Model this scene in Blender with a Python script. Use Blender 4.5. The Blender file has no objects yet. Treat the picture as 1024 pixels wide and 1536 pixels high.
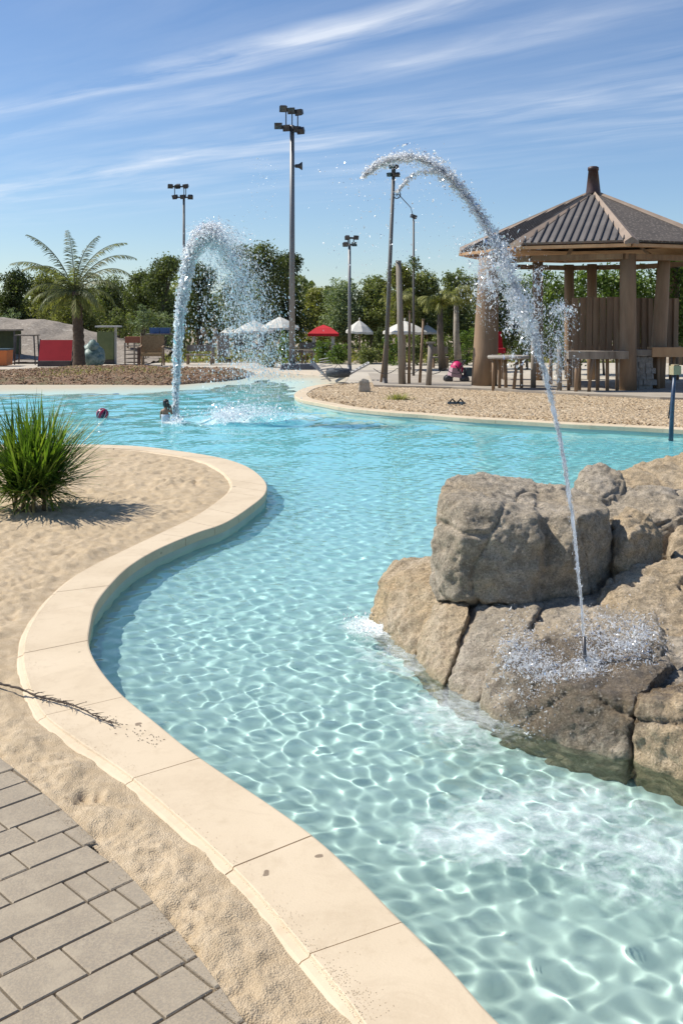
import bpy, bmesh, math, random
import numpy as np
from math import radians as R, pi, sin, cos
from mathutils import Vector, Matrix, Euler, noise as MN
from mathutils.geometry import tessellate_polygon
random.seed(7); rng = np.random.default_rng(7)
sc = bpy.context.scene
COL = sc.collection
H, F0, HY = 2.2, 1500.0, 475.0

# ---------------------------------------------------------------- layout helpers (photo measurements -> metres on site)
def at(px, py, d):
    return Vector(((px-512)/F0*d, d, H-(py-HY)/F0*d))
def G(px, py, z=0.0):
    d = (H-z)*F0/(py-HY)
    return Vector(((px-512)/F0*d, d, z))

# ---------------------------------------------------------------- materials
def new_mat(name):
    m = bpy.data.materials.new(name); m.use_nodes = True
    nt = m.node_tree; b = nt.nodes['Principled BSDF']
    return m, nt, b
def N(nt, typ, **kw):
    n = nt.nodes.new(typ)
    for k, v in kw.items():
        if k.startswith('i_'):
            key = k[2:]; key = int(key) if key.isdigit() else key.replace('_', ' ')
            n.inputs[key].default_value = v
        else: setattr(n, k, v)
    return n
def L(nt, a, b): nt.links.new(a, b)
def ramp(nt, stops, fac=None, interp='LINEAR'):
    r = nt.nodes.new('ShaderNodeValToRGB'); cr = r.color_ramp; cr.interpolation = interp
    while len(cr.elements) < len(stops): cr.elements.new(0.5)
    for e, (p, c) in zip(cr.elements, stops):
        e.position = p; e.color = (c[0], c[1], c[2], 1) if len(c) == 3 else c
    if fac is not None: L(nt, fac, r.inputs[0])
    return r
def coords(nt, scale=(1, 1, 1), kind='Object', rot=(0, 0, 0)):
    tc = nt.nodes.new('ShaderNodeTexCoord'); mp = nt.nodes.new('ShaderNodeMapping')
    mp.inputs['Scale'].default_value = scale; mp.inputs['Rotation'].default_value = rot
    L(nt, tc.outputs[kind], mp.inputs[0]); return mp.outputs[0]
def noise(nt, vec, scale, detail=6, rough=0.6, dist=0.0):
    n = N(nt, 'ShaderNodeTexNoise'); n.inputs['Scale'].default_value = scale
    n.inputs['Detail'].default_value = detail; n.inputs['Roughness'].default_value = rough
    n.inputs['Distortion'].default_value = dist
    if vec is not None: L(nt, vec, n.inputs['Vector'])
    return n.outputs['Fac']
def mixc(nt, fac, a, b, typ='MIX'):
    m = N(nt, 'ShaderNodeMix', data_type='RGBA', blend_type=typ)
    for s, v in ((m.inputs[0], fac), (m.inputs[6], a), (m.inputs[7], b)):
        if isinstance(v, (int, float)): s.default_value = v
        elif isinstance(v, tuple): s.default_value = (v[0], v[1], v[2], 1)
        else: L(nt, v, s)
    return m.outputs[2]
def math_(nt, op, a, b=None, c=None, clamp=False):
    m = N(nt, 'ShaderNodeMath', operation=op, use_clamp=clamp)
    for i, v in enumerate((a, b, c)):
        if v is None: continue
        if isinstance(v, (int, float)): m.inputs[i].default_value = v
        else: L(nt, v, m.inputs[i])
    return m.outputs[0]
def bump(nt, b, h, strength, dist):
    n = N(nt, 'ShaderNodeBump'); n.inputs['Strength'].default_value = strength; n.inputs['Distance'].default_value = dist
    L(nt, h, n.inputs['Height']); L(nt, n.outputs[0], b.inputs['Normal']); return n
MATS = {}
def mat(name, c1, c2=None, scale=3.0, rough=0.7, bs=0.0, bscale=20.0, stretch=(1, 1, 1), metal=0.0, detail=6,
        spots=None, rand=0.0, trans=0.0, lo=0.35, hi=0.65):
    """two-tone noise colour, optional fine bump, optional third colour in patches, optional per-object variation"""
    if name in MATS: return MATS[name]
    m, nt, b = new_mat(name)
    c2 = c2 or tuple(x*0.75 for x in c1)
    v = coords(nt, stretch)
    f = noise(nt, v, scale, detail, 0.62)
    col = ramp(nt, [(lo, c1), (hi, c2)], f).outputs[0]
    if spots:
        f2 = noise(nt, v, spots[1], 4, 0.6)
        r2 = ramp(nt, [(spots[2], (0, 0, 0)), (spots[2]+0.08, (1, 1, 1))], f2)
        col = mixc(nt, r2.outputs[0], col, spots[0])
    if rand:
        oi = N(nt, 'ShaderNodeObjectInfo')
        hs = N(nt, 'ShaderNodeHueSaturation'); L(nt, col, hs.inputs['Color'])
        L(nt, math_(nt, 'MULTIPLY_ADD', oi.outputs['Random'], rand, 1-rand/2), hs.inputs['Value'])
        L(nt, math_(nt, 'MULTIPLY_ADD', oi.outputs['Random'], rand*0.08, 0.5-rand*0.04), hs.inputs['Hue'])
        col = hs.outputs[0]
    L(nt, col, b.inputs['Base Color'])
    b.inputs['Roughness'].default_value = rough; b.inputs['Metallic'].default_value = metal
    if bs:
        bump(nt, b, noise(nt, v, bscale, 5, 0.7), bs, 0.02)
    MATS[name] = m; return m

# ---------------------------------------------------------------- mesh builders
class MB:
    def __init__(s): s.v = []; s.f = []; s.sm = []
    def add(s, vs, fs, smooth=False):
        o = len(s.v); s.v += [tuple(p) for p in vs]; s.f += [tuple(i+o for i in f) for f in fs]; s.sm += [smooth]*len(fs); return s
    def box(s, c, size, rz=0.0, rx=0.0, ry=0.0, taper=1.0):
        x, y, z = (k/2 for k in size); M = Euler((rx, ry, rz)).to_matrix(); c = Vector(c)
        vs = [c+M @ Vector((sx*x*(taper if sz > 0 else 1), sy*y*(taper if sz > 0 else 1), sz*z)) for sz in (-1, 1) for sy in (-1, 1) for sx in (-1, 1)]
        return s.add(vs, [(0, 2, 3, 1), (4, 5, 7, 6), (0, 1, 5, 4), (2, 6, 7, 3), (0, 4, 6, 2), (1, 3, 7, 5)])
    def bar(s, a, b, w, h=None):
        a, b = Vector(a), Vector(b); h = h or w; d = (b-a); q = d.to_track_quat('Z', 'Y').to_matrix()
        vs = [p+q @ Vector((sx*w/2, sy*h/2, 0)) for p in (a, b) for sy in (-1, 1) for sx in (-1, 1)]
        return s.add(vs, [(0, 2, 3, 1), (4, 5, 7, 6), (0, 1, 5, 4), (2, 6, 7, 3), (0, 4, 6, 2), (1, 3, 7, 5)])
    def tube(s, pts, rad, n=10, wob=0.0, caps=True):
        pts = [Vector(p) for p in pts]; k = len(pts)
        if not hasattr(rad, '__len__'): rad = [rad]*k
        vs = []; fs = []; prev = None
        for i, p in enumerate(pts):
            d = (pts[min(i+1, k-1)]-pts[max(i-1, 0)]).normalized()
            if prev is None: x = d.orthogonal().normalized()
            else: x = (prev-d*prev.dot(d)).normalized()
            prev = x; y = d.cross(x)
            for j in range(n):
                a = 2*pi*j/n; r = rad[i]*(1+wob*(random.random()-0.5)*2)
                vs.append(p+(x*cos(a)+y*sin(a))*r)
        for i in range(k-1):
            for j in range(n):
                j2 = (j+1) % n; fs.append((i*n+j, i*n+j2, (i+1)*n+j2, (i+1)*n+j))
        if caps: fs.append(tuple(range(n-1, -1, -1))); fs.append(tuple((k-1)*n+j for j in range(n)))
        s.add(vs, fs, True); 
        if caps: s.sm[-1] = s.sm[-2] = False
        return s
    def cyl(s, a, b, r0, r1=None, n=12): return s.tube([a, b], [r0, r0 if r1 is None else r1], n)
    def lathe(s, prof, c=(0, 0, 0), n=20, smooth=True):
        vs = []; fs = []; c = Vector(c)
        for r, z in prof:
            for j in range(n): vs.append(c+Vector((r*cos(2*pi*j/n), r*sin(2*pi*j/n), z)))
        for i in range(len(prof)-1):
            for j in range(n):
                j2 = (j+1) % n; fs.append((i*n+j, i*n+j2, (i+1)*n+j2, (i+1)*n+j))
        return s.add(vs, fs, smooth)
    def build(s, name, m, parent=None, **kw):
        me = bpy.data.meshes.new(name); me.from_pydata(s.v, [], s.f)
        me.polygons.foreach_set('use_smooth', s.sm)
        return link(name, me, m, parent, **kw)
def link(name, me, m, parent=None, loc=None):
    if m: me.materials.append(m)
    me.update(); o = bpy.data.objects.new(name, me); COL.objects.link(o)
    if parent is not None: o.parent = parent
    if loc is not None: o.location = loc
    return o
def np_mesh(name, V, Fq, m, parent=None, smooth=True, loc=None):
    V = np.asarray(V, np.float32); Fq = np.asarray(Fq, np.int32); k = Fq.shape[1]
    me = bpy.data.meshes.new(name); me.vertices.add(len(V)); me.vertices.foreach_set('co', V.ravel())
    me.loops.add(Fq.size); me.loops.foreach_set('vertex_index', Fq.ravel())
    me.polygons.add(len(Fq)); me.polygons.foreach_set('loop_start', np.arange(0, Fq.size, k, dtype=np.int32))
    me.polygons.foreach_set('loop_total', np.full(len(Fq), k, np.int32))
    me.polygons.foreach_set('use_smooth', np.full(len(Fq), smooth, bool))
    me.update(calc_edges=True); me.validate()
    return link(name, me, m, parent, loc)
def grid_faces(ny, nx):
    idx = np.arange(nx*ny).reshape(ny, nx)
    return np.stack([idx[:-1, :-1], idx[:-1, 1:], idx[1:, 1:], idx[1:, :-1]], -1).reshape(-1, 4)
def compact(V, Fq):
    u, inv = np.unique(Fq.ravel(), return_inverse=True); return V[u], inv.reshape(Fq.shape)
def thing(name, label, cat, loc=(0, 0, 0), rz=0.0, group=None):
    o = bpy.data.objects.new(name, None); COL.objects.link(o); o.location = loc; o.rotation_euler = (0, 0, rz)
    o.empty_display_size = 0.2
    return tag(o, label, cat, group)
def tag(o, label, cat, group=None, kind=None):
    if label: o['label'] = label
    if cat: o['category'] = cat
    if group: o['group'] = group
    if kind: o['kind'] = kind
    return o
def struct(o, kind='structure', label=None):
    o['kind'] = kind
    if label: o['label'] = label
    return o
def dup(root, loc, rz=0.0, label=None, scale=None):
    c = root.copy(); COL.objects.link(c); c.location = loc; c.rotation_euler = (0, 0, rz)
    if scale: c.scale = scale if hasattr(scale, '__len__') else (scale,)*3
    if label: c['label'] = label
    def rec(a, b):
        for ch in list(a.children):
            d = ch.copy(); COL.objects.link(d); d.parent = b; rec(ch, d)
    rec(root, c); return c
# value noise in numpy
def _h(ix, iy, s):
    n = (ix*374761393+iy*668265263+s*974634777) & 0xffffffff
    n = ((n ^ (n >> 13))*1274126177) & 0xffffffff
    return ((n ^ (n >> 16)) & 0xffff)/65535.0
def vnoise(x, y, s=0):
    ix = np.floor(x).astype(np.int64); iy = np.floor(y).astype(np.int64); fx = x-ix; fy = y-iy
    fx = fx*fx*fx*(fx*(fx*6-15)+10); fy = fy*fy*fy*(fy*(fy*6-15)+10)
    a = _h(ix, iy, s); b = _h(ix+1, iy, s); c = _h(ix, iy+1, s); d = _h(ix+1, iy+1, s)
    return (a+(b-a)*fx+(c-a)*fy+(a-b-c+d)*fx*fy)*2-1
def fbm(x, y, o=4, s=0, g=0.5):
    t = 0; a = 1
    for k in range(o):
        c, q = cos(k*1.3), sin(k*1.3)
        t = t+a*vnoise((x*c-y*q)*2**k+k*17.3, (x*q+y*c)*2**k+k*5.7, s+k); a *= g
    return t
def inside(X, Y, poly):
    r = np.zeros(X.shape, bool); n = len(poly)
    for i in range(n):
        x0, y0 = poly[i][0], poly[i][1]; x1, y1 = poly[(i+1) % n][0], poly[(i+1) % n][1]
        if y0 == y1: continue
        c = ((y0 > Y) != (y1 > Y)) & (X < (x1-x0)*(Y-y0)/(y1-y0)+x0); r ^= c
    return r
def pdist(X, Y, line, closed=False):
    d = np.full(X.shape, 1e9); n = len(line)
    for i in range(n if closed else n-1):
        x0, y0 = line[i][0], line[i][1]; x1, y1 = line[(i+1) % n][0], line[(i+1) % n][1]
        dx, dy = x1-x0, y1-y0; l2 = dx*dx+dy*dy
        if l2 == 0: continue
        t = np.clip(((X-x0)*dx+(Y-y0)*dy)/l2, 0, 1)
        d = np.minimum(d, np.hypot(X-x0-t*dx, Y-y0-t*dy))
    return d
def catmull(pts, n=8):
    out = []; P = [np.array(p, float) for p in pts]; k = len(P)
    for i in range(k-1):
        p0 = P[max(i-1, 0)]; p1 = P[i]; p2 = P[i+1]; p3 = P[min(i+2, k-1)]
        for j in range(n):
            t = j/n
            out.append(0.5*((2*p1)+(-p0+p2)*t+(2*p0-5*p1+4*p2-p3)*t*t+(-p0+3*p1-3*p2+p3)*t**3))
    out.append(P[-1]); return out

# ---------------------------------------------------------------- camera, sky, sun
cam = bpy.data.cameras.new('camera'); camo = bpy.data.objects.new('camera', cam); COL.objects.link(camo)
camo.location = (0, 0, H); camo.rotation_euler = (R(90), 0, 0); cam.sensor_fit = 'VERTICAL'; cam.sensor_height = 36
cam.lens = 36*F0/1536; cam.shift_y = -(768-HY)/1536; cam.clip_end = 6000; cam.clip_start = 0.05; sc.camera = camo
SUN_EL, SUN_AZ = R(50), R(-75)          # azimuth measured clockwise from the view direction
sun_dir = Vector((sin(SUN_AZ)*cos(SUN_EL), cos(SUN_AZ)*cos(SUN_EL), sin(SUN_EL)))
sl = bpy.data.lights.new('sun', 'SUN'); sl.energy = 4.2; sl.angle = R(0.5); sl.color = (1.0, 0.955, 0.87)
so = bpy.data.objects.new('sun', sl); COL.objects.link(so); so.rotation_euler = sun_dir.to_track_quat('Z', 'Y').to_euler()
so.location = (-30, 20, 40); sl.cycles.is_caustics_light = True
w = bpy.data.worlds.new('World'); sc.world = w; w.use_nodes = True; nt = w.node_tree
bg = nt.nodes['Background']; bg.inputs[1].default_value = 0.082
sk = N(nt, 'ShaderNodeTexSky', sky_type='NISHITA', sun_disc=False, sun_elevation=SUN_EL, sun_rotation=SUN_AZ)
sk.air_density = 1.0; sk.dust_density = 0.15; sk.ozone_density = 3.0; sk.altitude = 0
tc = N(nt, 'ShaderNodeTexCoord'); sx = N(nt, 'ShaderNodeSeparateXYZ'); L(nt, tc.outputs['Generated'], sx.inputs[0])
zc = math_(nt, 'MAXIMUM', sx.outputs[2], 0.02)
U = math_(nt, 'DIVIDE', sx.outputs[0], zc); V_ = math_(nt, 'DIVIDE', sx.outputs[1], zc)
# cirrus drift direction (0.76,-0.65); across it (0.65,0.76)
al = math_(nt, 'ADD', math_(nt, 'MULTIPLY', U, 0.76), math_(nt, 'MULTIPLY', V_, -0.65))
ac = math_(nt, 'ADD', math_(nt, 'MULTIPLY', U, 0.65), math_(nt, 'MULTIPLY', V_, 0.76))
cv = N(nt, 'ShaderNodeCombineXYZ'); L(nt, al, cv.inputs[0]); L(nt, ac, cv.inputs[1])
warp = noise(nt, cv.outputs[0], 0.45, 3, 0.5)
ac2 = math_(nt, 'ADD', ac, math_(nt, 'MULTIPLY_ADD', warp, 0.5, -0.25))
prof = ramp(nt, [(0.0, (0, 0, 0)), (0.255, (0.10,)*3), (0.305, (0.10,)*3), (0.328, (1.0,)*3), (0.352, (0.12,)*3), (0.385, (0.50,)*3), (0.42, (0.10,)*3),
                 (0.48, (0.30,)*3), (0.525, (0.95,)*3), (0.57, (0.35,)*3), (0.68, (0.2,)*3), (0.76, (0.08,)*3), (0.9, (0, 0, 0))], math_(nt, 'MULTIPLY', ac2, 0.125))
cs = N(nt, 'ShaderNodeCombineXYZ'); L(nt, math_(nt, 'MULTIPLY', al, 0.22), cs.inputs[0]); L(nt, ac2, cs.inputs[1])
fib = noise(nt, cs.outputs[0], 3.2, 9, 0.62, 0.35)
cs2 = N(nt, 'ShaderNodeCombineXYZ'); L(nt, math_(nt, 'MULTIPLY', al, 0.5), cs2.inputs[0]); L(nt, ac2, cs2.inputs[1])
patch = noise(nt, cs2.outputs[0], 1.1, 4, 0.55)
fr = ramp(nt, [(0.36, (0.03,)*3), (0.68, (1, 1, 1))], fib); pr = ramp(nt, [(0.33, (0.12,)*3), (0.62, (1, 1, 1))], patch)
cl = math_(nt, 'MULTIPLY', math_(nt, 'MULTIPLY', fr.outputs[0], pr.outputs[0]), prof.outputs[0])
cl = math_(nt, 'MULTIPLY', cl, 1.5, clamp=True)
up = ramp(nt, [(0.03, (0, 0, 0)), (0.11, (1, 1, 1))], sx.outputs[2])
cl = math_(nt, 'MULTIPLY', cl, up.outputs[0])
tint = mixc(nt, 1.0, sk.outputs[0], (0.90, 0.98, 1.10), 'MULTIPLY')
skyc = mixc(nt, math_(nt, 'MULTIPLY', cl, 0.70), tint, (8.4, 8.8, 9.4))
L(nt, skyc, bg.inputs[0])
sc.view_settings.view_transform = 'Standard'; sc.view_settings.look = 'None'; sc.view_settings.exposure = 0.48; sc.view_settings.gamma = 1.0
sc.cycles.max_bounces = 10; sc.cycles.diffuse_bounces = 6; sc.cycles.transmission_bounces = 8; sc.cycles.transparent_max_bounces = 32
sc.cycles.use_denoising = True; sc.cycles.sample_clamp_indirect = 20.0

# ================================================================ SETTING: ground, pool, coping, paths
WZ = -0.14; FLOOR = -0.45
pairs = [((548, 1536), (752, 1536)), ((508, 1482), (680, 1457)), ((465, 1430), (605, 1382)), ((350, 1300), (470, 1252)), ((200, 1167), (302, 1136)),
         ((118, 1110), (236, 1084)), ((65, 1068), (183, 1040)), ((43, 1022), (148, 998)), ((36, 985), (134, 965)), ((41, 950), (137, 933)), ((57, 920), (145, 905)),
         ((84, 888), (165, 878)), ((127, 855), (195, 849)), ((197, 820), (238, 823)), ((254, 793), (295, 799)), ((295, 773), (340, 783)),
         ((332, 748), (381, 756)), ((348, 730), (399, 738)), ((340, 713), (397, 721)), ((316, 697), (375, 702)), ((287, 687), (345, 690)),
         ((246, 680), (312, 683)), ((197, 674), (267, 676)), ((123, 671), (190, 668)), ((0, 672), (60, 666)), ((-150, 676), (-90, 668)), ((-330, 680), (-280, 671))]
cp = [(*G(*o)[:2], *G(*i)[:2]) for o, i in pairs]
cp = [(1.9, 1.05, 2.3, 1.45), (1.05, 1.6, 1.5, 1.95), (0.55, 2.15, 1.0, 2.45), (0.25, 2.70, 0.70, 2.83)]+cp
SM = 10
cps = catmull(cp, SM)
left_in = [(p[2], p[3]) for p in cps]; left_out = [(p[0], p[1]) for p in cps]
# right island rim: pool-side line, then an offset line behind it
rim_px = [(505, 575), (478, 577), (459, 581), (447, 586), (441, 592), (451, 599), (482, 605), (517, 611.5), (560, 616), (595, 619), (640, 622), (700, 627), (771, 631), (876, 637), (985, 642), (1150, 652), (1400, 668)]
rim_in = [tuple(p) for p in catmull([G(*p)[:2] for p in rim_px], 8)]
def offset(line, w):
    out = []; n = len(line)
    for i in range(n):
        a = line[max(i-1, 0)]; b = line[min(i+1, n-1)]; dx, dy = b[0]-a[0], b[1]-a[1]; l = math.hypot(dx, dy) or 1
        out.append((line[i][0]-dy/l*w, line[i][1]+dx/l*w))
    return out
rim_out = offset(rim_in, 0.36)
shore = [tuple(p) for p in catmull([G(*p, WZ)[:2] for p in [(-500, 592), (-200, 592), (0, 591.5), (150, 590.5), (270, 586), (340, 580), (395, 572), (425, 574), (440, 585), (446, 597)]], 6)]
beach_back = [(-24.0, 33.0), (-12, 32.9), (-7.2, 33.2), (-4.6, 35.5), (-2.6, 39.5), (0, 36.0), rim_out[0]]
pool_poly = left_in + [(-24.0, left_in[-1][1])] + beach_back + rim_in + [(17, 18), (17, 1.0), (2.8, 1.0)]

# ---- ground: one sheet to the horizon with the pool cut out
def clean(poly):
    o = []
    for p in poly:
        if not o or math.hypot(p[0]-o[-1][0], p[1]-o[-1][1]) > 1e-3: o.append((float(p[0]), float(p[1])))
    return o
pool_poly = clean(pool_poly)
outer = [(-1500, -600), (1500, -600), (1500, 2500), (-1500, 2500)]
tri = tessellate_polygon([[Vector((x, y, 0)) for x, y in outer], [Vector((x, y, 0)) for x, y in pool_poly]])
allp = outer+pool_poly
gm = MB(); gm.add([(x, y, -0.06) for x, y in allp], [t for t in tri])
M_dirt = mat('dry_earth', (0.36, 0.29, 0.20), (0.27, 0.21, 0.14), 0.6, 0.95, 0.4, 8)
struct(gm.build('ground', M_dirt))

# ---- pool floor with a gently rising beach
def lod_grid(y0, y1, t0, t1, ny, nx):
    ys = np.exp(np.linspace(math.log(y0), math.log(y1), ny)); ts = np.linspace(t0, t1, nx)
    T, Y = np.meshgrid(ts, ys); return T*Y, Y
X, Y = lod_grid(0.9, 42, -1.2, 1.2, 260, 300)
sd = pdist(X, Y, shore); ins = inside(X, Y, [(-60, 0)]+[shore[0]]+shore+[(60, 26), (60, 0)]); sd = np.where(ins, sd, -sd)
nearcop = pdist(X, Y, rim_in); 
far_w = np.clip((Y-20)/5, 0, 1)
Z = np.where(sd > 0, WZ-0.075*sd, WZ+0.075*np.abs(sd)); Z = np.clip(Z, FLOOR, -0.004)
Z += 0.006*fbm(X*0.8, Y*0.8, 3, 3)*(Z < -0.2)
dcv = pdist(X, Y, left_in[::4]); Z = np.maximum(Z, FLOOR+0.15*np.exp(-(dcv/0.34)**2))     # floor raised along the wall, added to narrow the shadow band there
Fq = grid_faces(*X.shape); V = np.stack([X, Y, Z], -1).reshape(-1, 3)
cx = V[Fq].mean(1); k = inside(cx[:, 0], cx[:, 1], pool_poly) | (pdist(cx[:, 0], cx[:, 1], pool_poly, True) < 0.10*np.clip(cx[:, 1]/10, 0.5, 2))
keep = k & ((cx[:, 2] < -0.2) | (inside(cx[:, 0], cx[:, 1], pool_poly)))
V2, F2 = compact(V, Fq[keep])
m, nt, b = new_mat('pool_plaster')
geo = N(nt, 'ShaderNodeNewGeometry'); s3 = N(nt, 'ShaderNodeSeparateXYZ'); L(nt, geo.outputs['Position'], s3.inputs[0])
v = coords(nt)
nz = noise(nt, v, 0.5, 4, 0.5)
zz = math_(nt, 'ADD', s3.outputs[2], math_(nt, 'MULTIPLY_ADD', nz, 0.10, -0.05))
depthr = ramp(nt, [(0.0, (1, 1, 1)), (0.5, (0.75,)*3), (0.83, (0.10,)*3), (0.93, (0, 0, 0))], math_(nt, 'MULTIPLY_ADD', zz, 1.6, 1.0))
farr = ramp(nt, [(0.10, (0, 0, 0)), (0.5, (1, 1, 1))], math_(nt, 'MULTIPLY', s3.outputs[1], 1/36))
paint = mixc(nt, farr.outputs[0], (0.465, 0.56, 0.50), (0.28, 0.645, 0.68))
depthr2 = ramp(nt, [(0.10, (0.0,)*3), (0.80, (1, 1, 1))], math_(nt, 'MULTIPLY', zz, -2.9))
sandy = mixc(nt, noise(nt, v, 6, 5), (0.50, 0.43, 0.31), (0.42, 0.37, 0.27))
L(nt, mixc(nt, depthr2.outputs[0], sandy, paint), b.inputs['Base Color']); b.inputs['Roughness'].default_value = 0.85
POOLMAT = m
floor = struct(np_mesh('pool_floor', V2, F2, m)); floor.cycles.is_caustics_receiver = True

# ---- pool walls under the coping
wall_m = mat('pool_wall_plaster', (0.50, 0.55, 0.49), (0.42, 0.48, 0.43), 2.5, 0.8, 0.15, 30, spots=((0.36, 0.42, 0.34), 1.5, 0.62))
def wall_strip(line, name, w, z0, z1):
    mb = MB(); a = offset(line, w); n = len(line)
    mb.add([(x, y, z1) for x, y in a]+[(x, y, z0) for x, y in a], [(i, i+1, n+i+1, n+i) for i in range(n-1)], True)
    o = struct(mb.build(name, wall_m)); o.cycles.is_caustics_receiver = True; return o
wall_strip(left_in, 'pool_wall', 0.012, FLOOR-0.1, -0.085)
wall_strip(rim_in, 'pool_wall', 0.012, FLOOR-0.1, -0.085)

# ---- coping slabs (one structure, real joints)
m, nt, b = new_mat('cast_stone_coping')
v = coords(nt); n1 = noise(nt, v, 1.3, 5, 0.6); n2 = noise(nt, v, 90, 3, 0.7); n3 = noise(nt, v, 9, 5, 0.6)
c = ramp(nt, [(0.3, (0.655, 0.53, 0.37)), (0.7, (0.58, 0.46, 0.31))], n1).outputs[0]
c = mixc(nt, ramp(nt, [(0.55, (0, 0, 0)), (0.80, (0.5,)*3)], n3).outputs[0], c, (0.46, 0.35, 0.22))
c = mixc(nt, ramp(nt, [(0.60, (0, 0, 0)), (0.70, (0.30,)*3)], n2).outputs[0], c, (0.44, 0.35, 0.24))
c = mixc(nt, ramp(nt, [(0.50, (0, 0, 0)), (0.62, (0.30,)*3), (0.64, (0.08,)*3), (0.75, (0.28,)*3)], noise(nt, v, 2.6, 7, 0.68, 0.7)).outputs[0], c, (0.47, 0.36, 0.235))
c = mixc(nt, ramp(nt, [(0.755, (0, 0, 0)), (0.765, (0.8,)*3)], noise(nt, v, 7.7, 2, 0.4)).outputs[0], c, (0.16, 0.11, 0.07))
L(nt, c, b.inputs['Base Color']); b.inputs['Roughness'].default_value = 0.72
bump(nt, b, n2, 0.12, 0.01)
M_cop = m
def coping(name, inn, out, cuts, lip=0.045, seedv=0):
    mb = MB(); n = len(inn)
    for a, bq in zip(cuts[:-1], cuts[1:]):
        rows = []
        ns = max(2, int((bq-a)*1.0)+1)
        for t in np.linspace(a+0.0, bq-0.0, ns):
            i = min(int(t), n-2); f = t-i
            I = np.array(inn[i])*(1-f)+np.array(inn[i+1])*f; O = np.array(out[i])*(1-f)+np.array(out[i+1])*f
            rows.append((I, O))
        # pull the ends in for the joint
        gap = 0.0032
        for e, s in ((0, 1), (-1, -2)):
            I, O = rows[e]; I2, O2 = rows[s]
            dI = (I2-I); dO = (O2-O); li = np.linalg.norm(dI) or 1; lo_ = np.linalg.norm(dO) or 1
            rows[e] = (I+dI/li*min(gap, li*0.4), O+dO/lo_*min(gap, lo_*0.4))
        dz = random.uniform(-0.0012, 0.0012); vs = []; fs = []
        for I, O in rows:
            d = (O-I)/np.linalg.norm(O-I); wv = np.linalg.norm(O-I)
            for s_, z in ((0.0, -0.09), (0.0, -0.014), (0.004, -0.004), (0.014, 0.0), (wv-0.004, 0.0), (wv, -0.003), (wv+0.004, -0.012), (wv+lip-0.012, -0.018), (wv+lip, -0.028), (wv+lip, -0.10)):
                p = I+d*s_; vs.append((p[0], p[1], z+dz))
        k = 10
        for i in range(len(rows)-1):
            for j in range(k-1): fs.append((i*k+j, i*k+j+1, (i+1)*k+j+1, (i+1)*k+j))
        fs.append(tuple(range(k))[::-1]); fs.append(tuple((len(rows)-1)*k+j for j in range(k)))
        mb.add(vs, fs)
    # mortar bed just under the top
    vs = []
    for I, O in zip(inn, out):
        I = np.array(I); O = np.array(O); d = (O-I)/np.linalg.norm(O-I)
        a_ = I+d*0.006; b_ = O+d*(lip-0.01); c_ = I+d*0.006
        vs += [(a_[0], a_[1], -0.08), (a_[0], a_[1], -0.011), (O[0], O[1], -0.013), (b_[0], b_[1], -0.035)]
    fs = [(i*4+j, i*4+j+1, i*4+5+j, i*4+4+j) for i in range(len(inn)-1) for j in range(3)]
    mb.add(vs, fs)
    return struct(mb.build(name, M_cop))
o4 = 4*SM
cuts = [0, 12, 25, o4+2*SM, o4+3*SM, o4+4*SM, o4+5.9*SM, o4+8.15*SM, o4+10.0*SM, o4+11.0*SM, o4+12.6*SM, o4+13.7*SM, o4+14.6*SM, o4+15.4*SM, o4+16.0*SM, o4+16.55*SM, o4+17.05*SM, o4+17.6*SM,
        o4+18.4*SM, o4+19.4*SM, o4+20.3*SM, o4+21.3*SM, o4+22.2*SM, o4+23*SM, o4+23.6*SM, o4+24.2*SM, o4+24.8*SM, o4+25.5*SM, o4+26*SM]
coping('pool_coping', left_in, left_out, cuts)
L2 = len(rim_in)-1
coping('pool_coping', rim_in, rim_out, list(np.linspace(0, L2, 34)), lip=0.02)

# ---- water surface
X, Y = lod_grid(1.8, 40, -0.55, 0.55, 1400, 1000)
Xs, Ys = X, Y
Z = np.zeros_like(X); r2 = np.random.default_rng(11)
wx = X+0.04*np.sin(Y*1.1+0.7*X); wy = Y+0.04*np.sin(X*1.3+1)
sp = Y*0.0026
turb = (0.92+0.16*vnoise(X*0.4, Y*0.4, 4))*(1-0.42*np.exp(-((X-0.66)**2+(Y-4.12)**2)/0.05)-0.42*np.exp(-((X-1.06)**2+(Y-4.24)**2)/0.05))
for i in range(95):
    lam = 0.080*2**r2.uniform(0, 1.7); a = r2.uniform(0, 2*pi); kk = 2*pi/lam
    fade = np.clip((lam/(sp*3.4)-0.8)/0.6, 0, 1)*(1+0.18*np.clip((Y-6)/8, 0, 1))
    amp = 0.00038*(lam/0.2)**1.5
    Z += amp*fade*np.cos(kk*(wx*cos(a)+wy*sin(a))+r2.uniform(0, 6.28))
for i in range(26):     # longer wind ripple, stronger in the open part
    lam = r2.uniform(0.5, 1.8); a = r2.uniform(0, 2*pi); kk = 2*pi/lam
    Z += 0.0011*(lam/1.0)**1.2*np.clip((Y-8)/9+0.25, 0.25, 2.6)*np.cos(kk*(wx*cos(a)+wy*sin(a))+r2.uniform(0, 6.28))
Z = Z*np.clip(turb, 0.5, 1.3)
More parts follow.
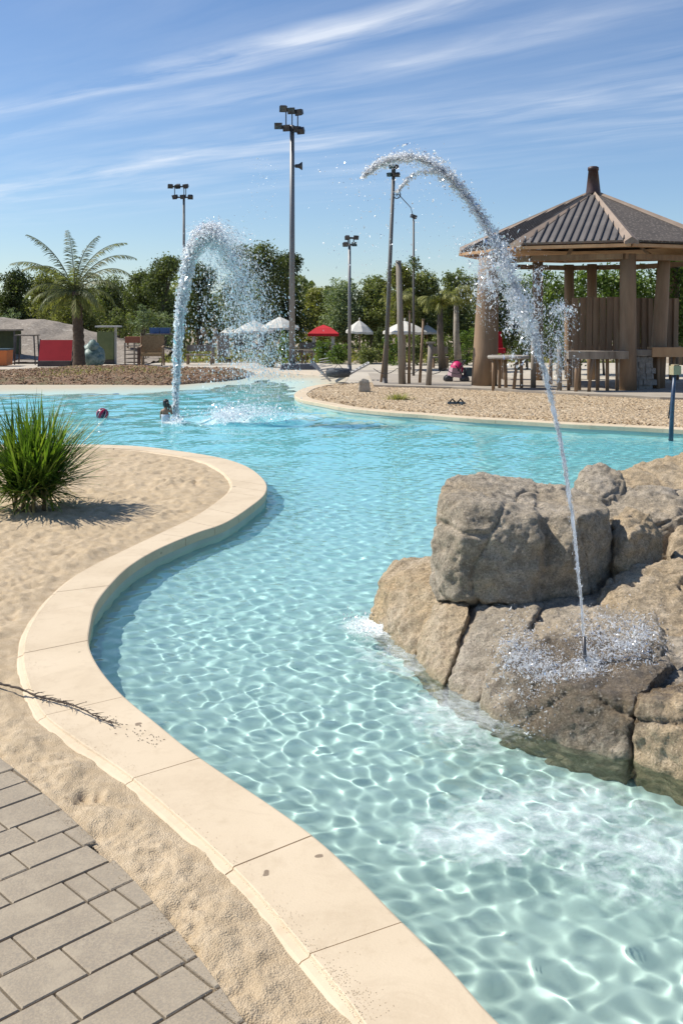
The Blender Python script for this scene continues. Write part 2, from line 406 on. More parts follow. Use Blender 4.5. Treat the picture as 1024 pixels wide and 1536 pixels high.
# hump and ring where the falling jet lands, swirl below the rocks
J0 = G(345, 630, WZ); J1 = G(385, 631, WZ)
for (c0, amp, rad, lam) in ((J0, 0.05, 0.7, 0.5), (J1, 0.10, 1.1, 0.9)):
    rr = np.hypot((X-c0.x), (Y-c0.y)*0.9); Z += amp*np.exp(-(rr/rad)**2)*np.cos(2*pi*rr/lam)
for (c0, amp, rad) in ((Vector((0.30, 7.5, 0)), 0.03, 0.18),):
    rr = np.hypot(X-c0.x, Y-c0.y); Z += amp*np.exp(-(rr/rad)**2)*(0.6+0.8*fbm(X*9, Y*9, 3, 21))
V = np.stack([X, Y, Z+WZ], -1).reshape(-1, 3); Fq = grid_faces(*X.shape); cx = V[Fq[:, 0]]
pool2 = clean(left_in[::3])+[p for p in pool_poly if p not in set(clean(left_in))]
kk_ = inside(cx[:, 0], cx[:, 1], pool2)
edge = np.zeros(len(cx), bool); bx0 = cx[:, 0] < 0.9*0+3; nb_ = np.where(bx0 & (cx[:, 1] < 20))[0]; edge[nb_] = pdist(cx[nb_, 0], cx[nb_, 1], clean(left_in)[::4]) < 0.05
nb_ = np.where(cx[:, 1] > 17)[0]; edge[nb_] |= pdist(cx[nb_, 0], cx[nb_, 1], clean(rim_in)[::3]) < 0.12
V2, F2 = compact(V, Fq[kk_ | edge])
m, nt, b = new_mat('pool_water'); nt.nodes.remove(b); out = nt.nodes['Material Output']
gl = N(nt, 'ShaderNodeBsdfGlass'); gl.inputs['IOR'].default_value = 1.33; gl.inputs['Roughness'].default_value = 0.0; gl.inputs['Color'].default_value = (0.95, 1.0, 1.0, 1)
v = coords(nt)
# white water where the jets land and the stream pours off the rocks: real aerated patches with their own outline
geo = N(nt, 'ShaderNodeNewGeometry'); pos = geo.outputs['Position']
def blob(c, r, sy=1.0):
    sub = N(nt, 'ShaderNodeVectorMath', operation='SUBTRACT'); L(nt, pos, sub.inputs[0]); sub.inputs[1].default_value = (c[0], c[1], WZ)
    sc_ = N(nt, 'ShaderNodeVectorMath', operation='MULTIPLY'); L(nt, sub.outputs[0], sc_.inputs[0]); sc_.inputs[1].default_value = (1/r, sy/r, 0)
    ln = N(nt, 'ShaderNodeVectorMath', operation='LENGTH'); L(nt, sc_.outputs[0], ln.inputs[0])
    return math_(nt, 'SUBTRACT', 1.0, ln.outputs['Value'], clamp=True)
fs_ = [(0.30, 7.55, 0.34, 1.0, 1.5), (0.52, 7.0, 0.5, 0.8, 0.55), (0.62, 4.5, 0.45, 1.5, 0.66), (1.0, 4.7, 0.6, 1.4, 0.50), (1.35, 4.35, 0.6, 1.2, 0.40), (0.72, 5.9, 0.45, 0.7, 0.5),
       (J0.x, J0.y, 1.0, 0.8, 1.2), (J0.x+0.5, J0.y+0.3, 2.2, 1.1, 0.35), (J1.x+0.9, J1.y+1.0, 0.8, 1.2, 0.5), (-3.7, 22.2, 0.45, 1, 1.0)]
tot = None
for x_, y_, r_, sy, g in fs_:
    q = math_(nt, 'MULTIPLY', blob((x_, y_), r_, sy), g); tot = q if tot is None else math_(nt, 'MAXIMUM', tot, q)
fn = noise(nt, v, 5.5, 8, 0.72, 0.8); fn2 = noise(nt, v, 22, 5, 0.75, 0.4)
fsum = math_(nt, 'ADD', math_(nt, 'MULTIPLY', tot, 0.95), math_(nt, 'ADD', math_(nt, 'MULTIPLY', fn, 1.5), math_(nt, 'MULTIPLY', fn2, 0.9)))
gate = ramp(nt, [(0.02, (0, 0, 0)), (0.12, (1, 1, 1))], tot)
fmk = math_(nt, 'MULTIPLY', ramp(nt, [(0.46, (0, 0, 0)), (0.60, (0.30,)*3), (0.78, (0.80,)*3)], math_(nt, 'MULTIPLY', fsum, 0.37)).outputs[0], gate.outputs[0])
foam = N(nt, 'ShaderNodeBsdfDiffuse'); foam.inputs['Color'].default_value = (0.90, 0.96, 0.95, 1)
mx2 = N(nt, 'ShaderNodeMixShader'); L(nt, fmk, mx2.inputs[0]); L(nt, gl.outputs[0], mx2.inputs[1]); L(nt, foam.outputs[0], mx2.inputs[2])
L(nt, mx2.outputs[0], out.inputs[0])
water = struct(np_mesh('water', V2, F2, m)); water.cycles.is_caustics_caster = True
# calmer water beyond the sides of the frame, same surface material
for (ya, yb, ta, tb, ny_, nx_) in ((1.8, 40, 0.55, 1.2, 420, 160), (1.8, 40, -1.2, -0.55, 420, 160), (0.9, 1.8, -1.2, 1.6, 120, 260)):
    X, Y = lod_grid(ya, yb, ta, tb, ny_, nx_); Zs = np.zeros_like(X)
    for i in range(24):
        lam = r2.uniform(0.4, 1.6); a = r2.uniform(0, 2*pi); kk = 2*pi/lam; Zs += 0.0010*lam*np.cos(kk*(X*cos(a)+Y*sin(a))+r2.uniform(0, 6.28))
    Vs_ = np.stack([X, Y, Zs+WZ], -1).reshape(-1, 3); Fs_ = grid_faces(*X.shape); cx = Vs_[Fs_[:, 0]]; kq = inside(cx[:, 0], cx[:, 1], pool2)
    if kq.sum() > 10: V3, F3 = compact(Vs_, Fs_[kq]); wo_ = struct(np_mesh('water', V3, F3, m)); wo_.cycles.is_caustics_caster = True
# ---- sand beside the coping
m, nt, b = new_mat('coarse_sand')
v = coords(nt); ng = noise(nt, v, 170, 3, 0.75); nm = noise(nt, v, 12, 6, 0.65); nl = noise(nt, v, 1.1, 4, 0.5)
vo = N(nt, 'ShaderNodeTexVoronoi'); vo.inputs['Scale'].default_value = 140; L(nt, v, vo.inputs['Vector'])
c = ramp(nt, [(0.3, (0.635, 0.50, 0.335)), (0.7, (0.53, 0.41, 0.265))], nl).outputs[0]
c = mixc(nt, ramp(nt, [(0.40, (0.55,)*3), (0.62, (0, 0, 0))], nm).outputs[0], c, (0.44, 0.32, 0.185))
c = mixc(nt, ramp(nt, [(0.42, (0.5,)*3), (0.5, (0, 0, 0)), (0.58, (0, 0, 0)), (0.70, (0.45,)*3)], ng).outputs[0], c, mixc(nt, ramp(nt, [(0.5, (0, 0, 0)), (0.51, (1, 1, 1))], ng).outputs[0], (0.34, 0.25, 0.15), (0.78, 0.66, 0.48)))
L(nt, c, b.inputs['Base Color']); b.inputs['Roughness'].default_value = 0.95
hh = math_(nt, 'ADD', math_(nt, 'MULTIPLY', vo.outputs['Distance'], -0.5), math_(nt, 'ADD', nm, math_(nt, 'MULTIPLY', ng, 0.45)))
bump(nt, b, hh, 0.8, 0.012)
M_sand = m
edge_px = [(-60, 1085), (8, 1139), (23, 1154), (42, 1172), (64, 1191), (90, 1216), (116, 1240), (144, 1263), (172, 1290), (203, 1320), (234, 1353), (267, 1392), (301, 1431), (328, 1482), (361, 1536), (395, 1640), (420, 1800), (430, 2200)]
_pe = np.array([tuple(G(*p)[:2]) for p in edge_px if p[0] > -10 and p[1] < 1600]); _q = np.polyfit(_pe[:, 1], _pe[:, 0], 2)
pave_edge = [(float(np.polyval(_q, y_)), float(y_)) for y_ in np.linspace(5.6, 1.2, 34)]
sand_out = offset(left_out, 0.0)
sand_poly = clean(left_out + [(-24, 15.6), (-24, 6), (-7.0, 5.2)] + pave_edge + [(0.5, 1.0)])
X, Y = lod_grid(1.2, 17.5, -1.5, 0.30, 760, 900)
Z = -0.012+0.010*fbm(X*2.2, Y*2.2, 3, 1)+0.0075*fbm(X*9, Y*9, 3, 5)+0.004*fbm(X*28, Y*28, 2, 8)
rough_ = np.clip((Y-5)/3, 0.0, 1)
Z += rough_*(0.016*np.abs(fbm(X*5.5+3, Y*7.0, 3, 61))-0.020*np.maximum(0, fbm(X*6.5, Y*9.0, 3, 71)-0.25)+0.008*fbm(X*16, Y*22, 2, 73))
pz = np.maximum(0, fbm(X*5.2, Y*5.2, 3, 81)-0.42)*(1-rough_); Z -= 0.050*pz*(0.6+0.8*np.abs(fbm(X*20, Y*20, 2, 83)))
Z += (1-rough_)*(0.016*np.maximum(0, fbm(X*6+4, Y*6, 3, 91)-0.1)+0.006*fbm(X*17, Y*17, 3, 93))
g_ = G(285, 722); dd_ = ((X-g_.x)/0.55)**2+((Y-g_.y)/0.28)**2; Z += np.exp(-dd_)*(0.05*np.abs(fbm(X*7, Y*7, 3, 95))-0.07*np.maximum(0, fbm(X*9, Y*9, 2, 97)))
lump = np.maximum(0, fbm(X*4.5, Y*4.5, 4, 12)-0.35); Z += 0.018*lump*np.clip((Y-1)/6, 0.5, 1.2)
pit = np.maximum(0, fbm(X*3.1+5, Y*3.1, 3, 31)-0.55); Z -= 0.05*pit
r3 = np.random.default_rng(5)
pts = [G(*p)[:2] for p in [(170, 1275), (205, 1290), (275, 1325), (300, 1362), (330, 1375), (385, 1470), (350, 1440), (280, 722), (300, 725), (262, 728), (88, 1170), (45, 1130), (150, 760), (230, 770), (120, 735), (60, 820), (200, 730), (30, 860), (250, 705)]]
for k in range(0):
    y_ = r3.uniform(6.5, 16.5); x_ = r3.uniform(-0.62, -0.08)*y_; s_ = r3.uniform(0.05, 0.11); d_ = ((X-x_)/s_)**2+((Y-y_)/(s_*1.3))**2
    msk = d_ < 9; Z[msk] += (-0.030*np.exp(-d_[msk])+0.015*np.exp(-(np.sqrt(d_[msk])-1.6)**2*3))*r3.uniform(0.5, 1.1)
for p in []:
    s_ = r3.uniform(0.04, 0.055)*(1 if p[1] < 6 else 1.9); d_ = ((X-p[0])/s_)**2+((Y-p[1])/s_)**2; msk = d_ < 9
    Z[msk] += -0.034*np.exp(-d_[msk])+0.016*np.exp(-(np.sqrt(d_[msk])-1.7)**2*3)
dc = pdist(X, Y, clean(left_out)[::2]); dp = pdist(X, Y, pave_edge)
Z = np.minimum(Z, -0.010+0.15*dp)
w_ = np.clip(dc/0.22, 0, 1); w_ = w_*w_*(3-2*w_); Z = Z*w_+(-0.027+0.007*fbm(X*7, Y*7, 3, 33))*(1-w_)
V = np.stack([X, Y, Z], -1).reshape(-1, 3); Fq = grid_faces(*X.shape); cx = V[Fq[:, 0]]
keep = inside(cx[:, 0], cx[:, 1], sand_poly) | (pdist(cx[:, 0], cx[:, 1], pave_edge) < 0.03)
keep &= ~inside(cx[:, 0], cx[:, 1], pool_poly)
V2, F2 = compact(V, Fq[keep]); struct(np_mesh('sand', V2, F2, M_sand))

# ---- paver path (rows at 45 degrees, real joints, cut along a curve)
m, nt, b = new_mat('concrete_pavers')
v = coords(nt); oi = N(nt, 'ShaderNodeAttribute', attribute_name='tone')
nl = noise(nt, v, 3.5, 6, 0.65); ng = noise(nt, v, 120, 3, 0.7)
c = ramp(nt, [(0.3, (0.375, 0.305, 0.215)), (0.7, (0.30, 0.24, 0.168))], nl).outputs[0]
c = mixc(nt, ramp(nt, [(0.42, (0.5,)*3), (0.55, (0, 0, 0))], ng).outputs[0], c, (0.20, 0.175, 0.145))
c = mixc(nt, ramp(nt, [(0.60, (0, 0, 0)), (0.72, (0.6,)*3)], ng).outputs[0], c, (0.45, 0.39, 0.31))
c = mixc(nt, math_(nt, 'MULTIPLY', oi.outputs['Fac'], 0.28), c, (0.40, 0.33, 0.235))
c = mixc(nt, ramp(nt, [(0.50, (0, 0, 0)), (0.64, (0.65,)*3)], noise(nt, v, 8, 6, 0.7)).outputs[0], c, (0.40, 0.33, 0.235))
L(nt, c, b.inputs['Base Color']); b.inputs['Roughness'].default_value = 0.85; bump(nt, b, ng, 0.35, 0.006)
M_pav = m
ur, vr = np.array((0.711, 0.703)), np.array((-0.703, 0.711))
def clip_half(poly, a, bq, keep_left=True):
    out = []; n = len(poly)
    def sd_(p): return (bq[0]-a[0])*(p[1]-a[1])-(bq[1]-a[1])*(p[0]-a[0])
    for i in range(n):
        p, q = poly[i], poly[(i+1) % n]; sp_, sq = sd_(p), sd_(q)
        if not keep_left: sp_, sq = -sp_, -sq
        if sp_ >= 0: out.append(p)
        if (sp_ > 0) != (sq > 0) and sp_ != sq:
            t = sp_/(sp_-sq); out.append((p[0]+(q[0]-p[0])*t, p[1]+(q[1]-p[1])*t))
    return out
rows = [4.57+0.18*i for i in range(12, 0, -1)]+[4.569, 4.409, 4.245, 4.047, 3.868, 3.70, 3.525, 3.341, 3.162, 2.965, 2.79, 2.612]+[2.612-0.18*i for i in range(1, 14)]
known = {4.047: [2.035], 3.70: [1.757], 3.525: [1.963, 2.062], 3.341: [2.08, 1.963, 1.66], 3.162: [1.752, 1.508], 2.965: [2.02, 1.912, 1.62], 2.79: [2.003, 1.81]}
pm = MB(); tones = []
rp = random.Random(3)
def area(p): return 0.5*abs(sum(p[i][0]*p[(i+1) % len(p)][1]-p[(i+1) % len(p)][0]*p[i][1] for i in range(len(p))))
for vt, vb in zip(rows[:-1], rows[1:]):
    ks = sorted(known.get(vt, [])); us = list(ks)
    lo_u = us[0] if us else 2.6+rp.uniform(0, 0.2); hi_u = us[-1] if us else lo_u
    while lo_u > -3.5: lo_u -= rp.choice([0.12, 0.24, 0.30, 0.30, 0.36]); us.insert(0, lo_u)
    if ks: us.append(hi_u+0.42)
    for ua, ub in zip(us[:-1], us[1:]):
        g = 0.0042; q = [(ua+g, vb+g), (ub-g, vb+g), (ub-g, vt-g), (ua+g, vt-g)]
        poly = [tuple(ur*a+vr*c_) for a, c_ in q]
        cxy = np.mean(poly, 0)
        ins_any = False
        if cxy[1] < 0.3 or cxy[0] < -6: continue
        # clip with every edge segment near the paver
        mids = [((pave_edge[i][0]+pave_edge[i+1][0])/2, (pave_edge[i][1]+pave_edge[i+1][1])/2) for i in range(len(pave_edge)-1)]
        for i in range(len(pave_edge)-1):
            a, bq = pave_edge[i], pave_edge[i+1]
            if math.hypot(mids[i][0]-cxy[0], mids[i][1]-cxy[1]) < 0.7 and len(poly) > 2:
                poly = clip_half(poly, a, bq, keep_left=False)
        if len(poly) < 3 or area(poly) < 0.0002: continue
        if not inside(np.array([cxy[0]]), np.array([cxy[1]]), pave_edge+[(-0.3, -2), (-20, -2), (-20, 5.2)])[0] and area(poly) > 0.9*area([tuple(ur*a+vr*c_) for a, c_ in q]): continue
        n = len(poly); pc = np.mean(poly, 0); dz = rp.uniform(-0.0015, 0.0015)
        if sum(poly[i][0]*poly[(i+1) % n][1]-poly[(i+1) % n][0]*poly[i][1] for i in range(n)) < 0: poly = poly[::-1]
        def ins_(p, k): 
            dx, dy = pc[0]-p[0], pc[1]-p[1]; l = math.hypot(dx, dy) or 1; return (p[0]+dx/l*k, p[1]+dy/l*k)
        vs = [(*ins_(p, 0.006), 0.006+dz) for p in poly]+[(*p, 0.0015+dz) for p in poly]+[(*p, -0.03) for p in poly]
        fs = [tuple(range(n))]+[(i, n+i, n+(i+1) % n, (i+1) % n) for i in range(n)]+[(n+i, 2*n+i, 2*n+(i+1) % n, n+(i+1) % n) for i in range(n)]
        pm.add(vs, fs); tones += [rp.random()]*len(fs)
po = pm.build('path', M_pav); a_ = po.data.attributes.new('tone', 'FLOAT', 'FACE'); a_.data.foreach_set('value', tones); struct(po)
jb = MB(); pe = pave_edge+[(-0.3, -2), (-20, -2), (-20, 5.2)]
tri = tessellate_polygon([[Vector((x, y, 0)) for x, y in pe]]); jb.add([(x, y, -0.022) for x, y in pe], tri)
struct(jb.build('path_bed', mat('joint_sand', (0.10, 0.085, 0.065), (0.07, 0.06, 0.045), 20, 0.95)))
# sand/soil around behind the camera-side path is the ground sheet

# ---- paved plaza, beds and beds' mulch behind the pool
def sheet(name, pts, z, m, kind='structure'):
    mb = MB(); tri = tessellate_polygon([[Vector((x, y, 0)) for x, y in pts]]); mb.add([(x, y, z) for x, y in pts], tri); return struct(mb.build(name, m), kind)
M_conc = mat('pale_concrete', (0.52, 0.46, 0.37), (0.44, 0.385, 0.305), 0.7, 0.9, 0.25, 6, spots=((0.38, 0.33, 0.26), 0.5, 0.58))
M_beach = mat('beach_concrete', (0.60, 0.50, 0.37), (0.52, 0.43, 0.315), 0.9, 0.9, 0.3, 9)
sheet('plaza_pavement', [(-60, 33.0)]+[(-12, 32.9), (-7.2, 33.2), (-4.6, 35.5), (-2.6, 39.5), (0, 36.0), rim_out[0], (0.9, 33.2), (3, 32.0), (4, 31), (13, 31), (40, 25), (60, 48), (-10, 48), (-16, 56), (-60, 56)], -0.02, M_conc)
sheet('beach', [(-24, 33.1), (-12, 33.0), (-7.2, 33.3), (-4.6, 35.6), (-2.6, 39.6), (0, 36.1), (rim_out[0][0]-0.02, rim_out[0][1]+0.1), (0.3, 37.5), (-1.0, 41.0), (-3.2, 41.2), (-5.5, 37.6), (-8, 34.6), (-24, 34.0)], -0.012, M_beach)

# ================================================================ ROCKS
def rock_material(name, c_top, c_side, gold):
    m, nt, b = new_mat(name); v = coords(nt)
    geo = N(nt, 'ShaderNodeNewGeometry'); oi = N(nt, 'ShaderNodeObjectInfo')
    vv = N(nt, 'ShaderNodeVectorMath', operation='ADD'); L(nt, v, vv.inputs[0])
    n1 = noise(nt, v, 1.7, 6, 0.6, 0.4); n2 = noise(nt, v, 9, 7, 0.7); n3 = noise(nt, v, 70, 4, 0.75); n4 = noise(nt, v, 3.0, 5, 0.6, 0.8)
    c = ramp(nt, [(0.32, c_top), (0.5, c_side), (0.68, gold)], n1).outputs[0]
    c = mixc(nt, ramp(nt, [(0.38, (0.75,)*3), (0.56, (0, 0, 0))], n2).outputs[0], c, tuple(x*0.50 for x in c_side))
    c = mixc(nt, ramp(nt, [(0.60, (0, 0, 0)), (0.75, (0.55,)*3)], n2).outputs[0], c, tuple(min(1, x*1.45) for x in c_top))
    c = mixc(nt, ramp(nt, [(0.58, (0, 0, 0)), (0.68, (0.35,)*3)], n4).outputs[0], c, (0.22, 0.20, 0.165))
    c = mixc(nt, ramp(nt, [(0.38, (0.75,)*3), (0.48, (0, 0, 0)), (0.56, (0, 0, 0)), (0.68, (0.65,)*3)], n3).outputs[0], c,
             mixc(nt, ramp(nt, [(0.5, (0, 0, 0)), (0.51, (1, 1, 1))], n3).outputs[0], tuple(x*0.42 for x in c_side), tuple(min(1, x*1.5) for x in c_top)))
    # mossy, wet band at the water line
    s3 = N(nt, 'ShaderNodeSeparateXYZ'); L(nt, geo.outputs['Position'], s3.inputs[0])
    wl = math_(nt, 'ADD', s3.outputs[2], math_(nt, 'MULTIPLY_ADD', n2, 0.12, -0.06))
    wr = ramp(nt, [(0.0, (0.85,)*3), (0.05, (0.75,)*3), (0.12, (0, 0, 0))], math_(nt, 'ADD', wl, 0.20))
    c = mixc(nt, math_(nt, 'MULTIPLY', wr.outputs[0], 0.6), c, (0.30, 0.25, 0.13))
    dn = N(nt, 'ShaderNodeVectorMath', operation='DISTANCE'); L(nt, geo.outputs['Position'], dn.inputs[0]); dn.inputs[1].default_value = (1.43, 5.8, 0.17)
    wetm = ramp(nt, [(0.46, (1, 1, 1)), (0.62, (0, 0, 0))], math_(nt, 'ADD', dn.outputs['Value'], math_(nt, 'MULTIPLY_ADD', n2, 0.5, -0.25))).outputs[0]
    c = mixc(nt, wetm, c, mixc(nt, 1.0, c, (0.50, 0.48, 0.46), 'MULTIPLY'))
    L(nt, math_(nt, 'MULTIPLY_ADD', wetm, -0.68, 0.9), b.inputs['Roughness'])
    L(nt, c, b.inputs['Base Color'])
    bump(nt, b, math_(nt, 'ADD', math_(nt, 'MULTIPLY', n3, 0.34), math_(nt, 'MULTIPLY', noise(nt, v, 14, 8, 0.78, 0.5), 0.9)), 1.0, 0.045)
    return m
M_rock = rock_material('grey_rock', (0.60, 0.51, 0.395), (0.51, 0.42, 0.305), (0.58, 0.45, 0.29))
M_rockg = rock_material('golden_rock', (0.64, 0.52, 0.37), (0.59, 0.445, 0.275), (0.63, 0.455, 0.25))
def W(x, y, z): return Vector((x, y, z))
def rock(hulls, name, label, m, vox=0.02, sm=4, amp=0.05, fr=1.6, seed=0, group=None, crack=0.03, cat='boulder', cuts=()):
    bm = bmesh.new()
    for h in hulls:
        b2 = bmesh.new(); vs = [b2.verts.new(p) for p in h]; bmesh.ops.convex_hull(b2, input=vs)
        b2.verts.ensure_lookup_table(); me_ = bpy.data.meshes.new('t'); 
        for v_ in [v_ for v_ in b2.verts if not v_.link_faces]: b2.verts.remove(v_)
        b2.to_mesh(me_); bm.from_mesh(me_); b2.free(); bpy.data.meshes.remove(me_)
    me = bpy.data.meshes.new(name); bm.to_mesh(me); bm.free()
    o = bpy.data.objects.new(name, me); COL.objects.link(o)
    r = o.modifiers.new('r', 'REMESH'); r.mode = 'VOXEL'; r.voxel_size = vox; r.adaptivity = 0
    s = o.modifiers.new('s', 'SMOOTH'); s.iterations = sm; s.factor = 0.6
    dg = bpy.context.evaluated_depsgraph_get(); m2 = bpy.data.meshes.new_from_object(o.evaluated_get(dg)); m2.name = name
    o.modifiers.clear(); o.data = m2; bpy.data.meshes.remove(me)
    n = len(m2.vertices); co = np.zeros(n*3, np.float32); m2.vertices.foreach_get('co', co); co = co.reshape(-1, 3)
    no = np.zeros(n*3, np.float32); m2.vertices.foreach_get('normal', no); no = no.reshape(-1, 3)
    c = co.mean(0); off = Vector((seed*3.1, seed*1.7, seed*0.9)); d = np.zeros(n)
    for i in range(n):
        p = Vector(co[i])+off
        a = MN.fractal(p*fr, 1.0, 2.1, 4)*amp
        q = MN.ridged_multi_fractal(p*fr*1.9, 0.9, 2.2, 5, 1.0, 2.0)
        e = MN.turbulence(p*fr*7, 4, False)*amp*0.50+MN.noise(p*38)*0.004
        dist, _ = MN.voronoi(p*fr*0.85+Vector((MN.noise(p*2), MN.noise(p*2+Vector((9, 0, 0))), 0))*0.45)
        ck = max(0.0, 1-(dist[1]-dist[0])/0.055)
        ter = MN.noise(Vector((p.x*0.8, p.y*0.8, p.z*9)))*amp*0.22
        d[i] = a*0.8-(1.2-q)*amp*0.20+e-ck*crack+ter
        for (ca, cb, wd, dp) in cuts:      # explicit joints in the bedding: line a-b seen from above/front
            ab = cb-ca; t = max(0, min(1, (Vector(co[i])-ca).dot(ab)/ab.length_squared)); rr = (Vector(co[i])-(ca+ab*t)).length
            if rr < wd: d[i] -= dp*(1-rr/wd)
    co2 = co+no*d[:, None]; loc = Vector((float(c[0]), float(c[1]), float(co2[:, 2].min())))
    m2.vertices.foreach_set('co', (co2-np.array(loc)).astype(np.float32).ravel())
    m2.materials.clear(); m2.materials.append(m); m2.polygons.foreach_set('use_smooth', np.ones(len(m2.polygons), bool)); m2.update()
    o.location = loc; o.cycles.is_caustics_receiver = True
    return tag(o, label, cat, group)
GR = 'rocks of the waterside outcrop'
def sk_(pts, dz=-0.75): return pts+[W(p.x, p.y, dz) for p in pts]
# big boulder: two fused lobes
rock([[at(672, 716, 7.7), at(720, 711, 7.9), at(800, 719, 7.9), at(662, 742, 7.25), at(700, 748, 7.05), at(805, 772, 6.95), at(648, 795, 7.25), at(643, 860, 7.3), at(652, 903, 7.05), at(690, 905, 6.9),
       at(795, 900, 6.85), at(812, 800, 6.9), W(0.95, 8.1, 0.1), W(1.7, 8.1, 0.1), W(1.5, 8.0, 0.85), at(690, 800, 6.9), W(0.75, 7.2, 0.08), W(1.45, 7.1, 0.08)],
      [at(790, 722, 7.9), at(845, 728, 7.8), at(895, 742, 7.6), at(915, 762, 7.35), at(800, 772, 7.1), at(870, 775, 7.0), at(918, 800, 7.25), at(915, 850, 7.3), at(880, 893, 7.05), at(800, 900, 6.97),
       W(2.2, 8.0, 0.2), W(1.4, 8.1, 0.2), at(850, 840, 6.92), W(1.5, 7.2, 0.08), W(1.95, 7.3, 0.08)]],
     'boulder', 'largest boulder, a blocky grey-brown rock with a flat top on the outcrop', M_rock, 0.016, 2, 0.042, 1.6, 1, GR, 0.03)
# lower left shoulder
rock([sk_([at(556, 930, 7.72), at(575, 950, 7.4), at(618, 985, 6.9), at(700, 975, 7.0), W(1.1, 8.3, 0), W(0.35, 8.4, 0)])+[at(570, 872, 7.8), at(600, 864, 7.7), at(645, 852, 7.75), at(668, 895, 7.1), W(0.9, 8.1, 0.3), W(0.45, 8.2, 0.2)]],
     'boulder', 'golden sloping rock shoulder at the left tip of the outcrop, lapped by white foam', M_rockg, 0.016, 5, 0.045, 2.0, 2, GR, 0.02)
rock([sk_([at(622, 988, 6.86), at(640, 1012, 6.55), at(664, 1032, 6.32), at(700, 960, 6.9), W(0.75, 7.4, 0)])+[at(655, 900, 7.1), at(703, 917, 6.8), at(690, 905, 7.15), at(640, 930, 7.05), W(0.75, 7.6, 0.27), W(1.0, 7.6, 0.27)]],
     'rock_slab', 'upright golden rock slab leaning left of the narrow dark cleft', M_rockg, 0.013, 3, 0.03, 2.4, 3, GR, 0.015, 'rock')
rock([sk_([at(672, 1037, 6.26), at(712, 1055, 6.06), at(765, 985, 6.4), at(720, 960, 6.8)])+[at(706, 905, 7.1), at(718, 922, 6.75), at(815, 908, 6.85), at(800, 925, 6.55), at(815, 900, 7.2), at(735, 900, 7.3), W(1.05, 7.7, 0.27), W(1.5, 7.7, 0.27)]],
     'rock_slab', 'tan rock slab between the two dark clefts below the largest boulder', M_rock, 0.013, 3, 0.03, 2.2, 4, GR, 0.02, 'rock')
# the wide wet slab with the nozzle
rock([sk_([at(722, 1052, 6.0), at(760, 1083, 5.75), at(850, 1118, 5.44), at(935, 1136, 5.30), W(2.3, 6.3, 0), W(1.2, 7.0, 0)])+
      [at(745, 985, 6.25), at(765, 1005, 5.95), at(822, 928, 6.65), at(870, 920, 6.8), at(1010, 930, 6.75), at(880, 985, 5.95), at(860, 1035, 5.55), at(948, 1050, 5.40), at(1000, 1000, 5.7), W(1.5, 7.8, 0.27), W(2.3, 7.7, 0.30)]],
     'rock_slab', 'broad wet slab of rock that the tall thin jet rises from', M_rock, 0.014, 4, 0.04, 1.8, 5, GR, 0.02, 'rock', cuts=((at(850, 1045, 5.5), at(775, 1095, 5.7), 0.03, 0.03),))
rock([sk_([at(948, 1142, 5.26), at(1024, 1168, 5.07), at(1110, 1200, 4.85), at(1300, 1230, 4.7), W(3.4, 6.2, 0), W(1.85, 6.2, 0)])+[at(960, 1052, 5.32), at(975, 1035, 5.6), at(1040, 1045, 5.4), at(1120, 1070, 5.15), at(1300, 1060, 5.1), W(3.2, 6, 0.15)]],
     'boulder', 'golden mossy-footed block at the right edge, nearest the water', M_rockg, 0.015, 4, 0.045, 1.9, 6, GR, 0.03)
rock([[at(892, 905, 6.9), at(915, 868, 7.15), at(955, 848, 7.2), at(1024, 838, 7.2), at(1250, 830, 7.2), at(890, 930, 6.55), at(930, 945, 6.35), at(1024, 955, 6.25), at(1250, 970, 6.2), at(905, 945, 6.6), W(1.8, 7.2, 0), W(3.3, 7.2, 0), W(1.8, 6.4, 0), W(3.2, 6.3, 0)]],
     'rock_slab', 'layered flat tan rock at the right edge behind the jet', M_rockg, 0.015, 3, 0.04, 1.7, 7, GR, 0.035, 'rock',
     cuts=((at(900, 915, 6.6), at(1040, 905, 6.5), 0.04, 0.045), (at(950, 880, 6.9), at(1050, 870, 6.9), 0.03, 0.03)))
rock([[at(908, 962, 6.3), at(960, 955, 6.25), at(1060, 950, 6.2), at(1250, 950, 6.1), at(925, 1000, 6.1), at(965, 1025, 5.8), at(1010, 1042, 5.55), at(1060, 1045, 5.5), at(1250, 1050, 5.4), W(1.6, 6.3, -.1), W(3.2, 6.3, -.1), W(3.0, 5.5, -.1), W(2.0, 5.5, -.1)]],
     'boulder', 'dark grey rounded rock right of the jet nozzle, under the layered rock', M_rock, 0.016, 5, 0.05, 2.1, 8, GR, 0.02)
rock([[at(918, 775, 7.6), at(938, 757, 7.7), at(975, 768, 7.6), at(992, 800, 7.5), at(990, 845, 7.4), at(935, 872, 7.15), at(918, 845, 7.2), at(945, 800, 7.2), W(2.2, 7.9, 0.2), W(2.5, 7.8, 0.2), W(2.0, 7.7, .2), at(965, 865, 7.2)]],
     'boulder', 'upright rounded boulder wedged right of the largest boulder', M_rockg, 0.014, 5, 0.04, 2.0, 9, GR, 0.015)
rock([[at(858, 735, 8.6), at(872, 705, 8.7), at(900, 694, 8.8), at(932, 708, 8.7), at(938, 735, 8.5), at(900, 750, 8.3), W(2.1, 9.1, 0.1), W(2.5, 9.1, 0.1), W(2.0, 8.3, .1), W(2.5, 8.3, .1)]],
     'boulder', 'small dark domed boulder behind the largest boulder, with the water beyond', M_rock, 0.016, 5, 0.035, 2.2, 10, GR, 0.015)
